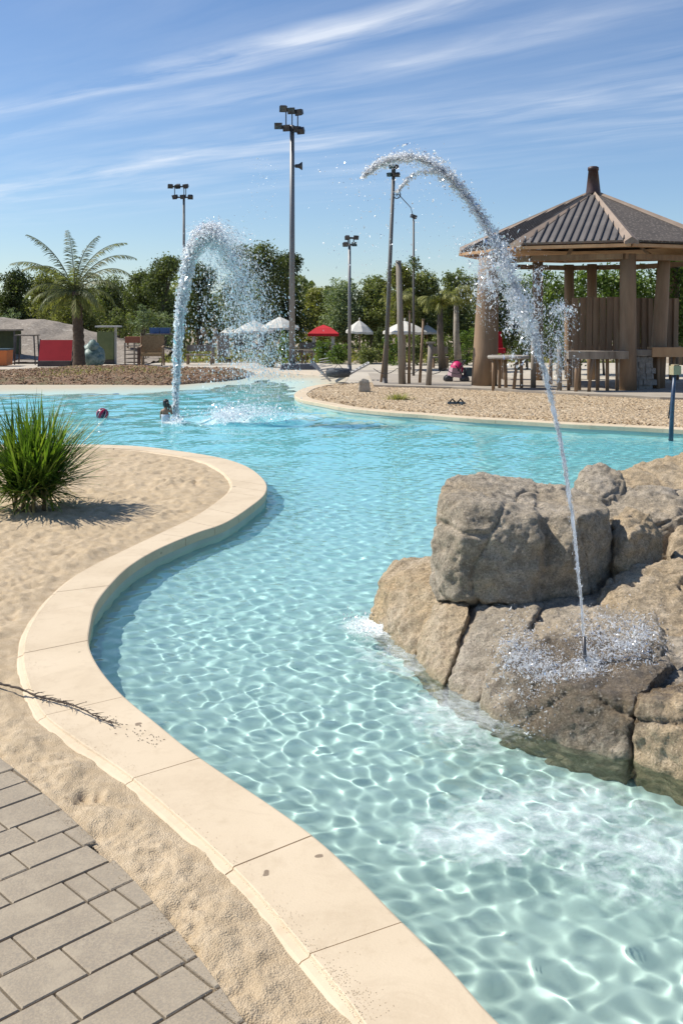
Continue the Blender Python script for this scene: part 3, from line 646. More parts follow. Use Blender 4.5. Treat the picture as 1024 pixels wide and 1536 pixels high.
rock([[at(925, 706, 9.4), at(965, 690, 9.6), at(1024, 675, 9.8), at(1250, 665, 10), at(940, 728, 9.0), at(1024, 735, 8.8), at(1250, 735, 8.8), W(2.6, 10, -.3), W(4.5, 10.5, -.3), W(2.5, 9, -.3), W(4.4, 8.8, -.3)]],
     'rock_slab', 'pale tan rock slab at the far back of the outcrop, at the right edge', M_rockg, 0.022, 5, 0.05, 1.4, 11, GR, 0.03, 'rock')
rock([[at(885, 752, 8.4), at(915, 736, 8.6), at(1000, 728, 8.6), at(1250, 728, 8.6), at(905, 775, 8.0), at(1010, 775, 7.9), at(1250, 790, 7.9), W(2.1, 8.6, 0), W(4.1, 8.6, 0), W(2.1, 7.8, 0), W(4, 7.8, 0)]],
     'rock_slab', 'grey stepped rock slab behind the upright boulder, at the right edge', M_rock, 0.018, 4, 0.05, 1.8, 12, GR, 0.03, 'rock')
rock([[at(1003, 800, 7.9), at(1020, 775, 8.0), at(1250, 765, 8.1), at(1008, 835, 7.5), at(1034, 845, 7.4), at(1250, 850, 7.3), W(2.55, 8, 0), W(4, 8, 0), W(2.5, 7.2, 0), W(3.6, 7.2, 0)]],
     'boulder', 'tan rock at the right edge above the layered flat rock', M_rockg, 0.018, 5, 0.045, 1.9, 13, GR, 0.02)
rock([[at(880, 895, 7.2), at(905, 858, 7.4), at(935, 862, 7.3), at(940, 905, 7.0), at(888, 912, 7.0), W(1.8, 7.6, 0), W(2.1, 7.6, 0), W(1.7, 6.9, 0), W(2.0, 6.9, 0)]],
     'boulder', 'small shaded stone wedged in the gap below the upright boulder', M_rock, 0.014, 4, 0.03, 2.5, 14, GR, 0.01)

# ================================================================ WATER JETS
m, nt, b = new_mat('spray_water'); nt.nodes.remove(b); out = nt.nodes['Material Output']
g1 = N(nt, 'ShaderNodeBsdfTransparent'); g1.inputs['Color'].default_value = (0.97, 0.99, 1, 1)
d1 = N(nt, 'ShaderNodeBsdfDiffuse'); d1.inputs['Color'].default_value = (0.97, 0.985, 1.0, 1)
t1 = N(nt, 'ShaderNodeBsdfTranslucent'); t1.inputs['Color'].default_value = (0.97, 0.985, 1.0, 1)
m1 = N(nt, 'ShaderNodeMixShader'); m1.inputs[0].default_value = 0.68; L(nt, d1.outputs[0], m1.inputs[1]); L(nt, t1.outputs[0], m1.inputs[2])
m2_ = N(nt, 'ShaderNodeMixShader'); m2_.inputs[0].default_value = 0.88; L(nt, g1.outputs[0], m2_.inputs[1]); L(nt, m1.outputs[0], m2_.inputs[2])
gg = N(nt, 'ShaderNodeBsdfGlossy'); gg.inputs['Roughness'].default_value = 0.12
fr_ = N(nt, 'ShaderNodeFresnel'); fr_.inputs['IOR'].default_value = 1.45
m3_ = N(nt, 'ShaderNodeMixShader'); L(nt, fr_.outputs[0], m3_.inputs[0]); L(nt, m2_.outputs[0], m3_.inputs[1]); L(nt, gg.outputs[0], m3_.inputs[2])
L(nt, m3_.outputs[0], out.inputs[0]); M_spray = m
m, nt, b = new_mat('stream_water'); nt.nodes.remove(b); out = nt.nodes['Material Output']
g1 = N(nt, 'ShaderNodeBsdfGlass'); g1.inputs['IOR'].default_value = 1.33; g1.inputs['Roughness'].default_value = 0.03; g1.inputs['Color'].default_value = (0.97, 0.99, 1, 1)
d1 = N(nt, 'ShaderNodeBsdfTranslucent'); d1.inputs['Color'].default_value = (0.95, 0.97, 1.0, 1)
m1 = N(nt, 'ShaderNodeMixShader'); L(nt, ramp(nt, [(0.38, (0.15,)*3), (0.60, (0.92,)*3)], noise(nt, coords(nt, (1, 1, 0.22)), 26, 5, 0.65)).outputs[0], m1.inputs[0])
L(nt, g1.outputs[0], m1.inputs[1]); L(nt, d1.outputs[0], m1.inputs[2]); L(nt, m1.outputs[0], out.inputs[0]); M_stream = m
ICO_V = []; ICO_F = []
_b = bmesh.new(); bmesh.ops.create_icosphere(_b, subdivisions=1, radius=1); ICO_V = np.array([v_.co[:] for v_ in _b.verts]); ICO_F = np.array([[v_.index for v_ in f_.verts] for f_ in _b.faces]); _b.free()
OCT_V = np.array([(1, 0, 0), (-1, 0, 0), (0, 1, 0), (0, -1, 0), (0, 0, 1), (0, 0, -1.)]); OCT_F = np.array([(0, 2, 4), (2, 1, 4), (1, 3, 4), (3, 0, 4), (2, 0, 5), (1, 2, 5), (3, 1, 5), (0, 3, 5)])
CAP_V = np.array([(1, 0, 0), (-.5, .87, 0), (-.5, -.87, 0), (0, 0, .75), (-.2, .1, -.9)]); CAP_F = np.array([(0, 1, 3), (1, 2, 3), (0, 1, 4)])   # thin torn sheets of water
def droplets(name, C, Rr, D, S, parent, m, big=0.006):
    """C centres, Rr radii, D stretch directions, S stretch factors -> one mesh of many drops"""
    C, Rr, D, S = map(np.asarray, (C, Rr, D, S)); D = D/np.linalg.norm(D, axis=1, keepdims=True)
    Vs, Fs = [], []; o = 0
    for tv, tf, sel in ((CAP_V, CAP_F, Rr > -1),):
        n = int(sel.sum())
        if n == 0: continue
        q = tv[None]*(1+0.5*(rng.random((n, len(tv), 1))-0.5))*Rr[sel][:, None, None]*1.25
        w4 = rng.normal(0, 1, (n, 4)); w4 /= np.linalg.norm(w4, axis=1, keepdims=True); a4, b4, c4, d4 = w4.T   # random turn of every piece
        RM = np.stack([np.stack([1-2*(c4*c4+d4*d4), 2*(b4*c4-d4*a4), 2*(b4*d4+c4*a4)], -1), np.stack([2*(b4*c4+d4*a4), 1-2*(b4*b4+d4*d4), 2*(c4*d4-b4*a4)], -1), np.stack([2*(b4*d4-c4*a4), 2*(c4*d4+b4*a4), 1-2*(b4*b4+c4*c4)], -1)], 1)
        q = np.einsum('nij,nkj->nki', RM, q)
        al_ = (q*D[sel][:, None]).sum(-1, keepdims=True)
        q = q+al_*D[sel][:, None]*(S[sel][:, None, None]-1)+C[sel][:, None]
        Vs.append(q.reshape(-1, 3)); Fs.append((tf[None]+(np.arange(n)*len(tv))[:, None, None]+o).reshape(-1, 3)); o += n*len(tv)
    return struct(np_mesh(name, np.concatenate(Vs), np.concatenate(Fs), m, parent, False), 'stuff')
def curve_np(pts, n=14):
    return np.array(catmull([tuple(p) for p in pts], n))
def along(curve, k, jitter, bias=None):
    t = rng.random(k) if bias is None else bias; i = t*(len(curve)-1.001); a = i.astype(int); f = (i-a)[:, None]
    p = curve[a]*(1-f)+curve[a+1]*f; d = curve[np.minimum(a+1, len(curve)-1)]-curve[a]
    return p, d/(np.linalg.norm(d, axis=1, keepdims=True)+1e-9), t
# ---- tall thin jet from the rocks
JP = [(878, 993, 5.86, 4.0), (873, 930, 5.9, 4.5), (864, 830, 5.98, 6), (852, 735, 6.05, 6.5), (843, 680, 6.1, 7), (831, 620, 6.15, 7), (816, 560, 6.2, 9), (800, 505, 6.25, 12), (780, 450, 6.3, 15), (757, 395, 6.35, 13), (735, 350, 6.4, 10), (712, 312, 6.42, 10), (688, 282, 6.45, 12), (660, 254, 6.47, 13), (628, 238, 6.5, 13), (592, 238, 6.52, 10), (563, 250, 6.55, 6.5), (545, 264, 6.57, 3.5)]
root = thing('fountain_jet', 'tall thin water jet arching left from the rocks in front of the pavilion', 'water jet', at(878, 993, 5.86))
o0 = np.array(root.location)
C3 = curve_np([(*at(a, b_, d_), r_*d_/F0) for a, b_, d_, r_ in JP], 16)
lowc = C3[:16*7+1]
def strand(cv, name, parent, rmul=1.0, seed=0, n=10, wob=0.22, tw=0.25, m=M_stream):
    mb = MB(); rr = random.Random(seed); P = []; Rr = []
    cum = np.concatenate([[0], np.cumsum(np.linalg.norm(np.diff(cv[:, :3], axis=0), axis=1))]); Ls = np.linspace(0, cum[-1], int(cum[-1]/0.022)+4)
    for s_ in Ls:
        p = np.array([np.interp(s_, cum, cv[:, j]) for j in range(4)]); r_ = p[3]*rmul
        q = Vector((s_*9+seed*5, 0, seed)); o_ = Vector((MN.noise(q), MN.noise(q+Vector((7, 3, 0))), MN.noise(q+Vector((0, 9, 4)))))*r_*tw*3
        P.append(Vector(p[:3])+o_-Vector(o0)); Rr.append(max(0.0012, r_*(0.75+0.55*MN.noise(Vector((s_*22+seed, 1, 1)))+0.25*MN.noise(Vector((s_*60, 4, seed))))))
    mb.tube(P, Rr, n, wob); return mb.build(name, m, parent)
strand(lowc, 'stream', root, 0.50, 1); strand(lowc[40:], 'stream', root, 0.26, 2, tw=0.75); strand(lowc[60:], 'stream', root, 0.22, 3, tw=0.9)
for q_, (a_, r_, tw_) in enumerate([(96, 0.20, 0.7), (112, 0.16, 1.1), (130, 0.14, 1.3), (150, 0.16, 0.9)]): strand(C3[a_:-10], 'stream', root, r_, 11+q_, 8, 0.35, tw_)
nz_ = MB(); nz_.cyl((-0.004, 0.0, -0.14), (-0.010, 0.0, 0.15), 0.0125, 0.0095, 12); nz_.lathe([(0.03, -0.05), (0.03, -0.02), (0.016, 0.0), (0.0, 0.0)], n=14)
nz_.build('nozzle', mat('dark_steel', (0.10, 0.10, 0.11), (0.16, 0.14, 0.12), 20, 0.4, metal=0.7), root)
C_, R_, D_, S_ = [], [], [], []
def emit(p, r, d, s): C_.append(p-o0); R_.append(r); D_.append(d); S_.append(s)
up_v = np.array((0, 0, -1.0))
# sheath close to the stream
t = rng.random(2600)**0.6*0.42; p, d, t = along(C3, 2600, 0, t)
emit(p[:, :3]+rng.normal(0, 1, (2600, 3))*p[:, 3:4]*0.36, rng.uniform(0.0007, 0.0020, 2600), d[:, :3], rng.uniform(2, 7, 2600))
# ragged upper arc: lumps and drops, clustered
k = 14000; t = 0.40+0.60*rng.random(k); t = np.round(t*140)/140*0.7+t*0.3; p, d, t = along(C3, k, 0, t)
spread = p[:, 3:4]*(0.20+0.55*(np.abs(np.sin(t*70)*np.sin(t*173+1)))[:, None]); 
emit(p[:, :3]+rng.normal(0, 1, (k, 3))*spread*np.array([1, 1, 1]), rng.gamma(1.5, 0.0019, k).clip(0.0008, 0.015), d[:, :3]+rng.normal(0, 0.6, (k, 3)), rng.uniform(1, 2.4, k))
# inner branch of the arc
B3 = curve_np([(*at(a, b_, 6.45), r_*6.45/F0) for a, b_, r_ in [(690, 282, 6), (668, 264, 7), (645, 257, 7), (622, 262, 6), (606, 275, 4), (596, 288, 2)]], 12)
k = 900; p, d, t = along(B3, k, 0); emit(p[:, :3]+rng.normal(0, 1, (k, 3))*p[:, 3:4]*0.4, rng.gamma(2, 0.0020, k).clip(0.001, 0.011), d[:, :3]+rng.normal(0, .5, (k, 3)), rng.uniform(1, 2.2, k))
# bursts of falling water around the kink
def burst(px, py, d, sx_, sy_, k, rm=0.0024, vert=1.5, clus=14):
    cs_ = np.stack([rng.normal(px, sx_, clus), rng.normal(py, sy_, clus)], 1)
    idx_ = rng.integers(0, clus, k); dd = rng.normal(d, 0.10, k)
    q_ = rng.normal(0, 0.30, (k, 2))*(1+1.6*(rng.random((k, 1)) < 0.25)); an_ = rng.uniform(0, 6.28, clus)[idx_]; q_[:, 0] += 0.5*np.cos(an_)*rng.normal(0, 1, k)*.6; q_[:, 1] += 0.5*np.sin(an_)*rng.normal(0, 1, k)*.6
    ppx = cs_[idx_, 0]+q_[:, 0]*sx_; ppy = cs_[idx_, 1]+q_[:, 1]*sy_
    P_ = np.stack([(ppx-512)/F0*dd, dd, H-(ppy-HY)/F0*dd], 1)
    emit(P_, rng.gamma(1.5, rm/2.3, k).clip(0.0007, 0.012), up_v+rng.normal(0, 0.5, (k, 3)), rng.uniform(1, 2.2*vert, k))
burst(745, 400, 6.35, 16, 22, 3600, 0.0029, clus=26); burst(722, 420, 6.35, 14, 26, 1500, 0.0017, clus=20); burst(780, 450, 6.3, 14, 20, 3400, 0.0029, clus=22)
burst(790, 495, 6.2, 11, 20, 1700, 0.0024); burst(830, 505, 6.2, 15, 26, 2300, 0.0024, clus=26); burst(845, 470, 6.2, 10, 10, 500, 0.003, clus=8); burst(840, 540, 6.2, 11, 20, 900, 0.0018)
burst(700, 380, 6.3, 9, 13, 500, 0.002); burst(760, 420, 6.35, 24, 40, 1400, 0.0015, clus=40)
# scattered mist under the arc and out to the left
k = 1100; tt = rng.random(k)**0.8; ppx = 690-tt*190+rng.normal(0, 22, k); ppy = 255+rng.random(k)**1.3*170-tt*10+rng.normal(0, 12, k); dd = rng.normal(6.45, 0.2, k)
emit(np.stack([(ppx-512)/F0*dd, dd, H-(ppy-HY)/F0*dd], 1), rng.gamma(1.6, 0.0012, k).clip(0.0009, 0.007), up_v+rng.normal(0, .5, (k, 3)), rng.uniform(1, 1.8, k))
# splash boiling over the slab round the nozzle
def ring(px0, px1, py0, py1, k, rm):
    ppx = rng.uniform(px0, px1, k); 
    x0 = []; 
    return ppx
dep = bpy.context.evaluated_depsgraph_get(); dep.update()
def surf_z(x, y):
    ok_, loc_, no_, i_, ob_, mt_ = sc.ray_cast(dep, Vector((x, y, 2.0)), Vector((0, 0, -1)))
    return loc_.z if ok_ else 0.0
k = 13000; cent = [(790, 985, 24, 14), (770, 965, 16, 14), (820, 1000, 24, 12), (930, 985, 26, 13), (955, 975, 18, 12), (880, 1000, 14, 8), (900, 960, 30, 12)]
Pn = []
for i in range(k):
    c_ = cent[rng.integers(0, len(cent))]; g_ = G(rng.normal(c_[0], c_[2]), rng.normal(c_[1], c_[3]), 0.16); z = surf_z(g_.x, g_.y); Pn.append((g_.x, g_.y, z+0.004+abs(rng.normal(0, 0.012 if rng.random() < 0.8 else 0.045))))
Pn = np.array(Pn); emit(Pn, rng.gamma(1.5, 0.0013, k).clip(0.0006, 0.0065), rng.normal(0, 1, (k, 3)), rng.uniform(1, 3.5, k))
droplets('spray', np.concatenate(C_), np.concatenate(R_), np.concatenate(D_), np.concatenate(S_), root, M_spray, 0.004)

# ---- broad white jet in the middle of the pool
DL = 22.9
base = G(264, 631, WZ); 
root = thing('fountain_jet', 'broad white water jet rising from the pool beside the bather', 'water jet', (base.x, base.y, WZ))
o0 = np.array(root.location); C_, R_, D_, S_ = [], [], [], []
T3 = curve_np([(*at(a, b_, d_), r_*d_/F0) for a, b_, d_, r_ in [(264, 632, 22.4, 4.0), (264, 590, 22.4, 5), (266, 540, 22.5, 6.5), (269, 490, 22.5, 8), (273, 450, 22.5, 9), (279, 415, 22.5, 10), (286, 385, 22.5, 12), (296, 364, 22.5, 14), (308, 350, 22.5, 14), (319, 346, 22.5, 12)]], 12)
strand(T3[:12*7+1], 'stream', root, 0.30, 5, 12, 0.25, 0.4); strand(T3[12:12*8], 'stream', root, 0.22, 6, 10, 0.3, 0.9)
k = 19000; t = rng.random(k)**0.8; p, d, t = along(T3, k, 0, t)
emit(p[:, :3]+rng.normal(0, 1, (k, 3))*p[:, 3:4]*0.42, rng.gamma(1.5, 0.0062, k).clip(0.0035, 0.035), d[:, :3]+rng.normal(0, 0.25, (k, 3)), rng.uniform(1.2, 3.5, k))
# crown
k = 7000; ang = rng.random(k); px_ = rng.normal(314, 13, k); pc = np.stack([px_, 346+((px_-314)/13)**2*5+np.abs(rng.normal(0, 11, k))], 1); dd = rng.normal(22.5, .15, k)
emit(np.stack([(pc[:, 0]-512)/F0*dd, dd, H-(pc[:, 1]-HY)/F0*dd], 1), rng.gamma(1.5, 0.006, k).clip(0.003, 0.03), rng.normal(0, 1, (k, 3)), rng.uniform(1, 2, k))
# falling veils: parabolas from the crown, spreading right
k = 80000
vx = np.where(rng.random(k) < 0.7, rng.normal(1.45, 0.42, k), rng.normal(1.0, 0.9, k)).clip(-0.2, 3.3); tt = rng.random(k)**0.62*0.93
z0 = 4.15+rng.normal(0, 0.10, k); X0 = (304-512)/F0*22.5+rng.normal(0, 0.20, k); vz = 0.35+rng.normal(0, 0.45, k)
tq = tt*0.96; x_ = X0+0.1+vx*tq; z_ = z0+vz*tq-4.9*tq**2; y_ = 22.5+rng.normal(0, 0.22, k)+rng.normal(0, 0.35, k)*tq
s_ = z_ > WZ+0.02
x_, y_, z_, vx, vz, tq = (q[s_] for q in (x_, y_, z_, vx, vz, tq))
strk = np.sin(vx*23+1.3)+np.sin(vx*57)*0.7; kp = rng.random(len(x_)) < (0.32+0.30*strk).clip(0.08, 1)
x_, y_, z_, vx, vz, tq = (q[kp] for q in (x_, y_, z_, vx, vz, tq)); n_ = len(x_)
emit(np.stack([x_, y_, z_], 1), rng.gamma(1.4, 0.0034, n_).clip(0.002, 0.017), np.stack([vx, vx*0, vz-9.8*tq], 1), rng.uniform(1.2, 3.4, n_))
# fine scattered drops high to the right, and the landing splash
k = 500; ppx = rng.normal(392, 14, k); ppy = rng.uniform(236, 330, k); dd = rng.normal(22.5, .3, k)
ppx[:260] = rng.normal(375, 30, 260); ppy[:260] = rng.uniform(330, 520, 260)
emit(np.stack([(ppx-512)/F0*dd, dd, H-(ppy-HY)/F0*dd], 1), rng.gamma(1.6, 0.0034, k).clip(0.003, 0.016), rng.normal(0, 1, (k, 3)), rng.uniform(1, 2, k))
k = 6000; u_ = rng.random(k); cxs = np.where(u_ < .45, rng.normal(340, 14, k), rng.normal(375, 30, k)); cys = np.where(u_ < .45, rng.normal(630, 4.5, k), rng.normal(624, 5, k))
dd = 3510/(cys-475); hgt = np.abs(rng.normal(0, 0.07, k))*np.where(rng.random(k) < .3, 2.2, 1)
emit(np.stack([(cxs-512)/F0*dd, dd, WZ+0.05+hgt], 1), rng.gamma(1.6, 0.0045, k).clip(0.003, 0.02), np.array((0, 0, 1.0))+rng.normal(0, .8, (k, 3)), rng.uniform(1, 2.2, k))
k = 350; cxs = rng.normal(264, 5, k); dd = rng.normal(22.3, .25, k); emit(np.stack([(cxs-512)/F0*dd, dd, WZ+np.abs(rng.normal(0, .07, k))], 1), rng.gamma(2, 0.007, k).clip(.004, .03), rng.normal(0, 1, (k, 3)), rng.uniform(1, 2, k))
droplets('spray', np.concatenate(C_), np.concatenate(R_), np.concatenate(D_), np.concatenate(S_), root, M_spray, 0.012)

# ---- bubbles and torn drops on the broken water at the foot of the rocks
C_, R_, D_, S_ = [], [], [], []; o0 = np.zeros(3)
for cx_, cy_, sx_, sy_, k, hh_ in [(0.30, 7.52, 0.13, 0.12, 2600, 0.030), (0.50, 7.05, 0.18, 0.2, 700, 0.010)]:
    P_ = np.stack([rng.normal(cx_, sx_, k), rng.normal(cy_, sy_, k), WZ+0.004+np.abs(rng.normal(0, hh_, k))], 1); kk = fbm(P_[:, 0]*7, P_[:, 1]*7, 3, 77) > -0.15; P_ = P_[kk]; k = len(P_)
    emit(P_, rng.gamma(1.5, 0.0018, k).clip(0.0008, 0.009), rng.normal(0, 1, (k, 3)), rng.uniform(1, 2, k))
droplets('foam', np.concatenate(C_), np.concatenate(R_), np.concatenate(D_), np.concatenate(S_), None, M_spray)

# ================================================================ BATHER, BALL, POLE, TWIG
def skin_body(name, verts, edges, radii, m, parent, sub=2, rootv=0):
    me = bpy.data.meshes.new(name); me.from_pydata([tuple(v_) for v_ in verts], edges, []); me.materials.append(m)
    o = bpy.data.objects.new(name, me); COL.objects.link(o)
    o.modifiers.new('s', 'SKIN'); sv = me.skin_vertices[0].data
    for i, r_ in enumerate(radii): sv[i].radius = (r_, r_) if not hasattr(r_, '__len__') else r_
    sv[rootv].use_root = True
    ss = o.modifiers.new('ss', 'SUBSURF'); ss.levels = sub; ss.render_levels = sub
    dg = bpy.context.evaluated_depsgraph_get(); m2 = bpy.data.meshes.new_from_object(o.evaluated_get(dg)); m2.name = name; o.modifiers.clear(); o.data = m2; bpy.data.meshes.remove(me)
    m2.polygons.foreach_set('use_smooth', np.ones(len(m2.polygons), bool)); 
    if not m2.materials: m2.materials.append(m)
    if parent is not None: o.parent = parent
    return o
skin = mat('tanned_skin', (0.34, 0.18, 0.11), (0.30, 0.155, 0.09), 6, 0.5)
bx_ = G(248.5, 632, WZ); pr_ = thing('person', 'child with dark wet hair seen from behind, waist deep beside the white jet', 'person', (bx_.x, bx_.y, WZ))
s = 1.0
V = [(0, 0, -0.20), (0, 0, -0.02), (0, 0.005, 0.12), (0, 0.01, 0.235), (0.0, 0.012, 0.285), (0.003, 0.025, 0.345), (0.006, 0.03, 0.42),    # pelvis..head
     (-0.095, 0.01, 0.235), (-0.115, 0.04, 0.10), (-0.10, 0.15, 0.02), (-0.095, 0.18, 0.0),                                             # left arm down in front
     (0.095, 0.01, 0.235), (0.135, 0.07, 0.15), (0.105, 0.10, 0.285), (0.095, 0.10, 0.315),                                              # right arm bent to the hair
     (-0.05, 0.0, -0.35), (0.05, 0.0, -0.35), (-0.05, 0.01, -0.47), (0.05, 0.01, -0.47),
     (0.085, 0.085, 0.345), (0.097, 0.092, 0.352), (0.109, 0.098, 0.345), (0.118, 0.10, 0.338), (0.08, 0.115, 0.33)]
E_ = [(0, 1), (1, 2), (2, 3), (3, 4), (4, 5), (5, 6), (3, 7), (7, 8), (8, 9), (9, 10), (3, 11), (11, 12), (12, 13), (13, 14), (0, 15), (0, 16), (15, 17), (16, 18), (14, 19), (14, 20), (14, 21), (14, 22), (14, 23)]
Rr = [(0.085, 0.065), (0.078, 0.058), (0.082, 0.060), (0.070, 0.050), 0.032, (0.058, 0.066), (0.055, 0.066), 0.032, 0.024, 0.018, 0.015, 0.032, 0.024, 0.017, 0.018, 0.05, 0.05, 0.035, 0.035, 0.006, 0.006, 0.006, 0.005, 0.006]
skin_body('body', V, E_, Rr, skin, pr_)
hair = MB(); hm = mat('dark_hair', (0.012, 0.009, 0.008), (0.03, 0.02, 0.015), 30, 0.4, 0.4, 90, (1, 1, 0.2))
hair.lathe([(0.0, 0.105), (0.035, 0.098), (0.060, 0.075), (0.070, 0.04), (0.070, 0.0), (0.062, -0.045), (0.045, -0.08), (0.02, -0.10)], (0.004, 0.018, 0.395), 18)
hair.tube([(0.03, -0.03, 0.42), (0.07, -0.03, 0.37), (0.085, -0.02, 0.31), (0.08, -0.01, 0.26)], [0.03, 0.034, 0.026, 0.008], 10, 0.1)
hair.build('hair', hm, pr_)
sw = MB(); sw.lathe([(0.083, -0.12), (0.084, 0.0), (0.088, 0.09), (0.092, 0.155), (0.086, 0.158)], (0, 0.003, 0), 20)
for v_i in range(len(sw.v)): sw.v[v_i] = (sw.v[v_i][0]*1.10, sw.v[v_i][1]*0.86, sw.v[v_i][2])
sw.build('swimsuit', mat('pale_swimsuit', (0.58, 0.60, 0.66), (0.48, 0.50, 0.58), 12, 0.7), pr_)
# ball
bl = G(154, 627, WZ); m, nt, b = new_mat('ball_vinyl'); v = coords(nt); s3 = N(nt, 'ShaderNodeSeparateXYZ'); L(nt, v, s3.inputs[0])
an = math_(nt, 'ARCTAN2', s3.outputs[0], s3.outputs[1]); st = math_(nt, 'FRACT', math_(nt, 'MULTIPLY', an, 6/(2*pi)))
L(nt, ramp(nt, [(0.0, (0.36, 0.012, 0.05)), (0.46, (0.36, 0.012, 0.05)), (0.48, (0.75, 0.72, 0.7)), (0.52, (0.75, 0.72, 0.7)), (0.54, (0.035, 0.012, 0.03)), (0.97, (0.035, 0.012, 0.03)), (0.99, (0.75, 0.72, 0.7))], st, 'CONSTANT').outputs[0], b.inputs['Base Color']); b.inputs['Roughness'].default_value = 0.25
mb = MB(); nb = 28; mb.lathe([(0.145*sin(pi*i/16)+1e-4, -0.145*cos(pi*i/16)) for i in range(17)], n=nb); o = mb.build('beach_ball', m, loc=(bl.x, bl.y, WZ+0.085)); o.rotation_euler = (R(25), R(12), R(70))
tag(o, 'dark red and maroon ball floating on the left side of the pool', 'ball')
v0 = MB(); v0.lathe([(0.0, 0.1465), (0.012, 0.147), (0.014, 0.1435)], n=10); v0.build('valve', mat('white_plastic', (0.75, 0.74, 0.72), rough=0.4), o)
# navy pole with tan head at the right rim
pb = G(1004, 658, WZ); pt = thing('marker_post', 'leaning navy blue post with a tan block on top at the pool rim', 'post', (pb.x, pb.y, WZ))
dpp = pb.y; tp = at(1011, 560, dpp)-pb; mb = MB(); mb.tube([(0, 0, -0.45), (tp.x*0.5, 0, tp.z*0.5), (tp.x, 0, tp.z)], [0.045, 0.042, 0.032], 12); mb.build('pole', mat('navy_paint', (0.03, 0.05, 0.09), (0.05, 0.075, 0.12), 8, 0.35), pt)
mb = MB(); mb.box((tp.x+0.01, 0, tp.z+0.06), (0.17, 0.14, 0.17), 0.3); mb.box((tp.x+0.01, 0, tp.z+0.155), (0.12, 0.10, 0.03), 0.3); mb.build('head_block', mat('tan_plastic', (0.42, 0.33, 0.19), (0.36, 0.27, 0.15), 8, 0.6), pt)
mb = MB(); mb.tube([(tp.x*.9, 0, tp.z*0.9), (tp.x*.9-0.03, 0.05, tp.z*0.7), (tp.x*.7-0.06, 0.1, tp.z*0.3)], 0.012, 8); mb.build('cable', mat('black_rubber', (0.015,)*3, (0.03,)*3, 8, 0.6), pt)
# dead twig lying over the coping
tw_px = [(-30, 1019), (0, 1026), (28, 1034), (55, 1044), (84, 1052), (105, 1058), (125, 1067), (150, 1078), (168, 1086)]
tp_ = [G(*p, 0.012)+Vector((0, 0, rng.uniform(0, 0.012))) for p in tw_px]; c0 = tp_[3].copy()
tw = thing('dead_branch', 'thin dead grey branch lying across the sand and the pool coping', 'branch', (c0.x, c0.y, 0))
tm = mat('dead_wood', (0.10, 0.075, 0.055), (0.05, 0.035, 0.028), 25, 0.9, 0.5, 60)
cc = Vector((c0.x, c0.y, 0)); mb = MB(); pl_ = [Vector(p) for p in catmull([tuple(p) for p in tp_], 6)]; n = len(pl_)
mb.tube([p-cc+Vector((rng.normal(0, .002), rng.normal(0, .002), 0)) for p in pl_], [0.0085*(1-0.75*i/n)*rng.uniform(.8, 1.25) for i in range(n)], 7, 0.15); mb.build('stem', tm, tw)
mb = MB()
for i in range(46):
    a = pl_[int(rng.uniform(0.25, 0.98)*(n-1))]-cc; an = rng.normal(-0.45, 0.55); l = rng.uniform(0.02, 0.085)
    b1 = a+Vector((cos(an)*l*.5, sin(an)*l*.5, rng.uniform(0, .012))); b2 = a+Vector((cos(an)*l, sin(an)*l, rng.uniform(-.006, .012))); b2.z = max(b2.z, 0.002)
    mb.tube([a, b1, b2], [0.0028, 0.002, 0.0008], 5)
    if rng.random() < 0.5: mb.lathe([(0.0, -0.004), (0.0045, 0), (0, 0.005)], b2, 5)
struct(mb.build('side_twigs', tm, tw), 'stuff')
mb = MB()
for i in range(60):
    t_ = rng.random(); g_ = G(150+90*t_+rng.normal(0, 6), 1075+38*t_+rng.normal(0, 5), 0.003); mb.box((g_.x-cc.x, g_.y-cc.y, 0.003), (rng.uniform(.003, .012), .002, .002), rng.uniform(0, 3))
struct(mb.build('fragments', tm, tw), 'stuff')
# leaves and specks on the coping
# ================================================================ SPIKY PLANT in the sand
g_ = G(52, 766, -0.02); root = thing('spiky_plant', 'large clump of long spiky green leaves growing in the sand at the left edge', 'plant', (g_.x, g_.y, -0.03))
m, nt, b = new_mat('spiky_leaf'); v = coords(nt); at_ = N(nt, 'ShaderNodeAttribute', attribute_name='tone')
c = ramp(nt, [(0.0, (0.035, 0.070, 0.012)), (0.5, (0.095, 0.165, 0.025)), (0.85, (0.24, 0.30, 0.06)), (1.0, (0.46, 0.37, 0.18))], at_.outputs['Fac']).outputs[0]
L(nt, c, b.inputs['Base Color']); b.inputs['Roughness'].default_value = 0.42
out = nt.nodes['Material Output']; tr = N(nt, 'ShaderNodeBsdfTranslucent'); L(nt, mixc(nt, 1.0, c, (1.6, 1.8, 0.6), 'MULTIPLY'), tr.inputs['Color']); ms = N(nt, 'ShaderNodeMixShader'); ms.inputs[0].default_value = 0.30
L(nt, b.outputs[0], ms.inputs[1]); L(nt, tr.outputs[0], ms.inputs[2]); L(nt, ms.outputs[0], out.inputs[0]); M_spike = m
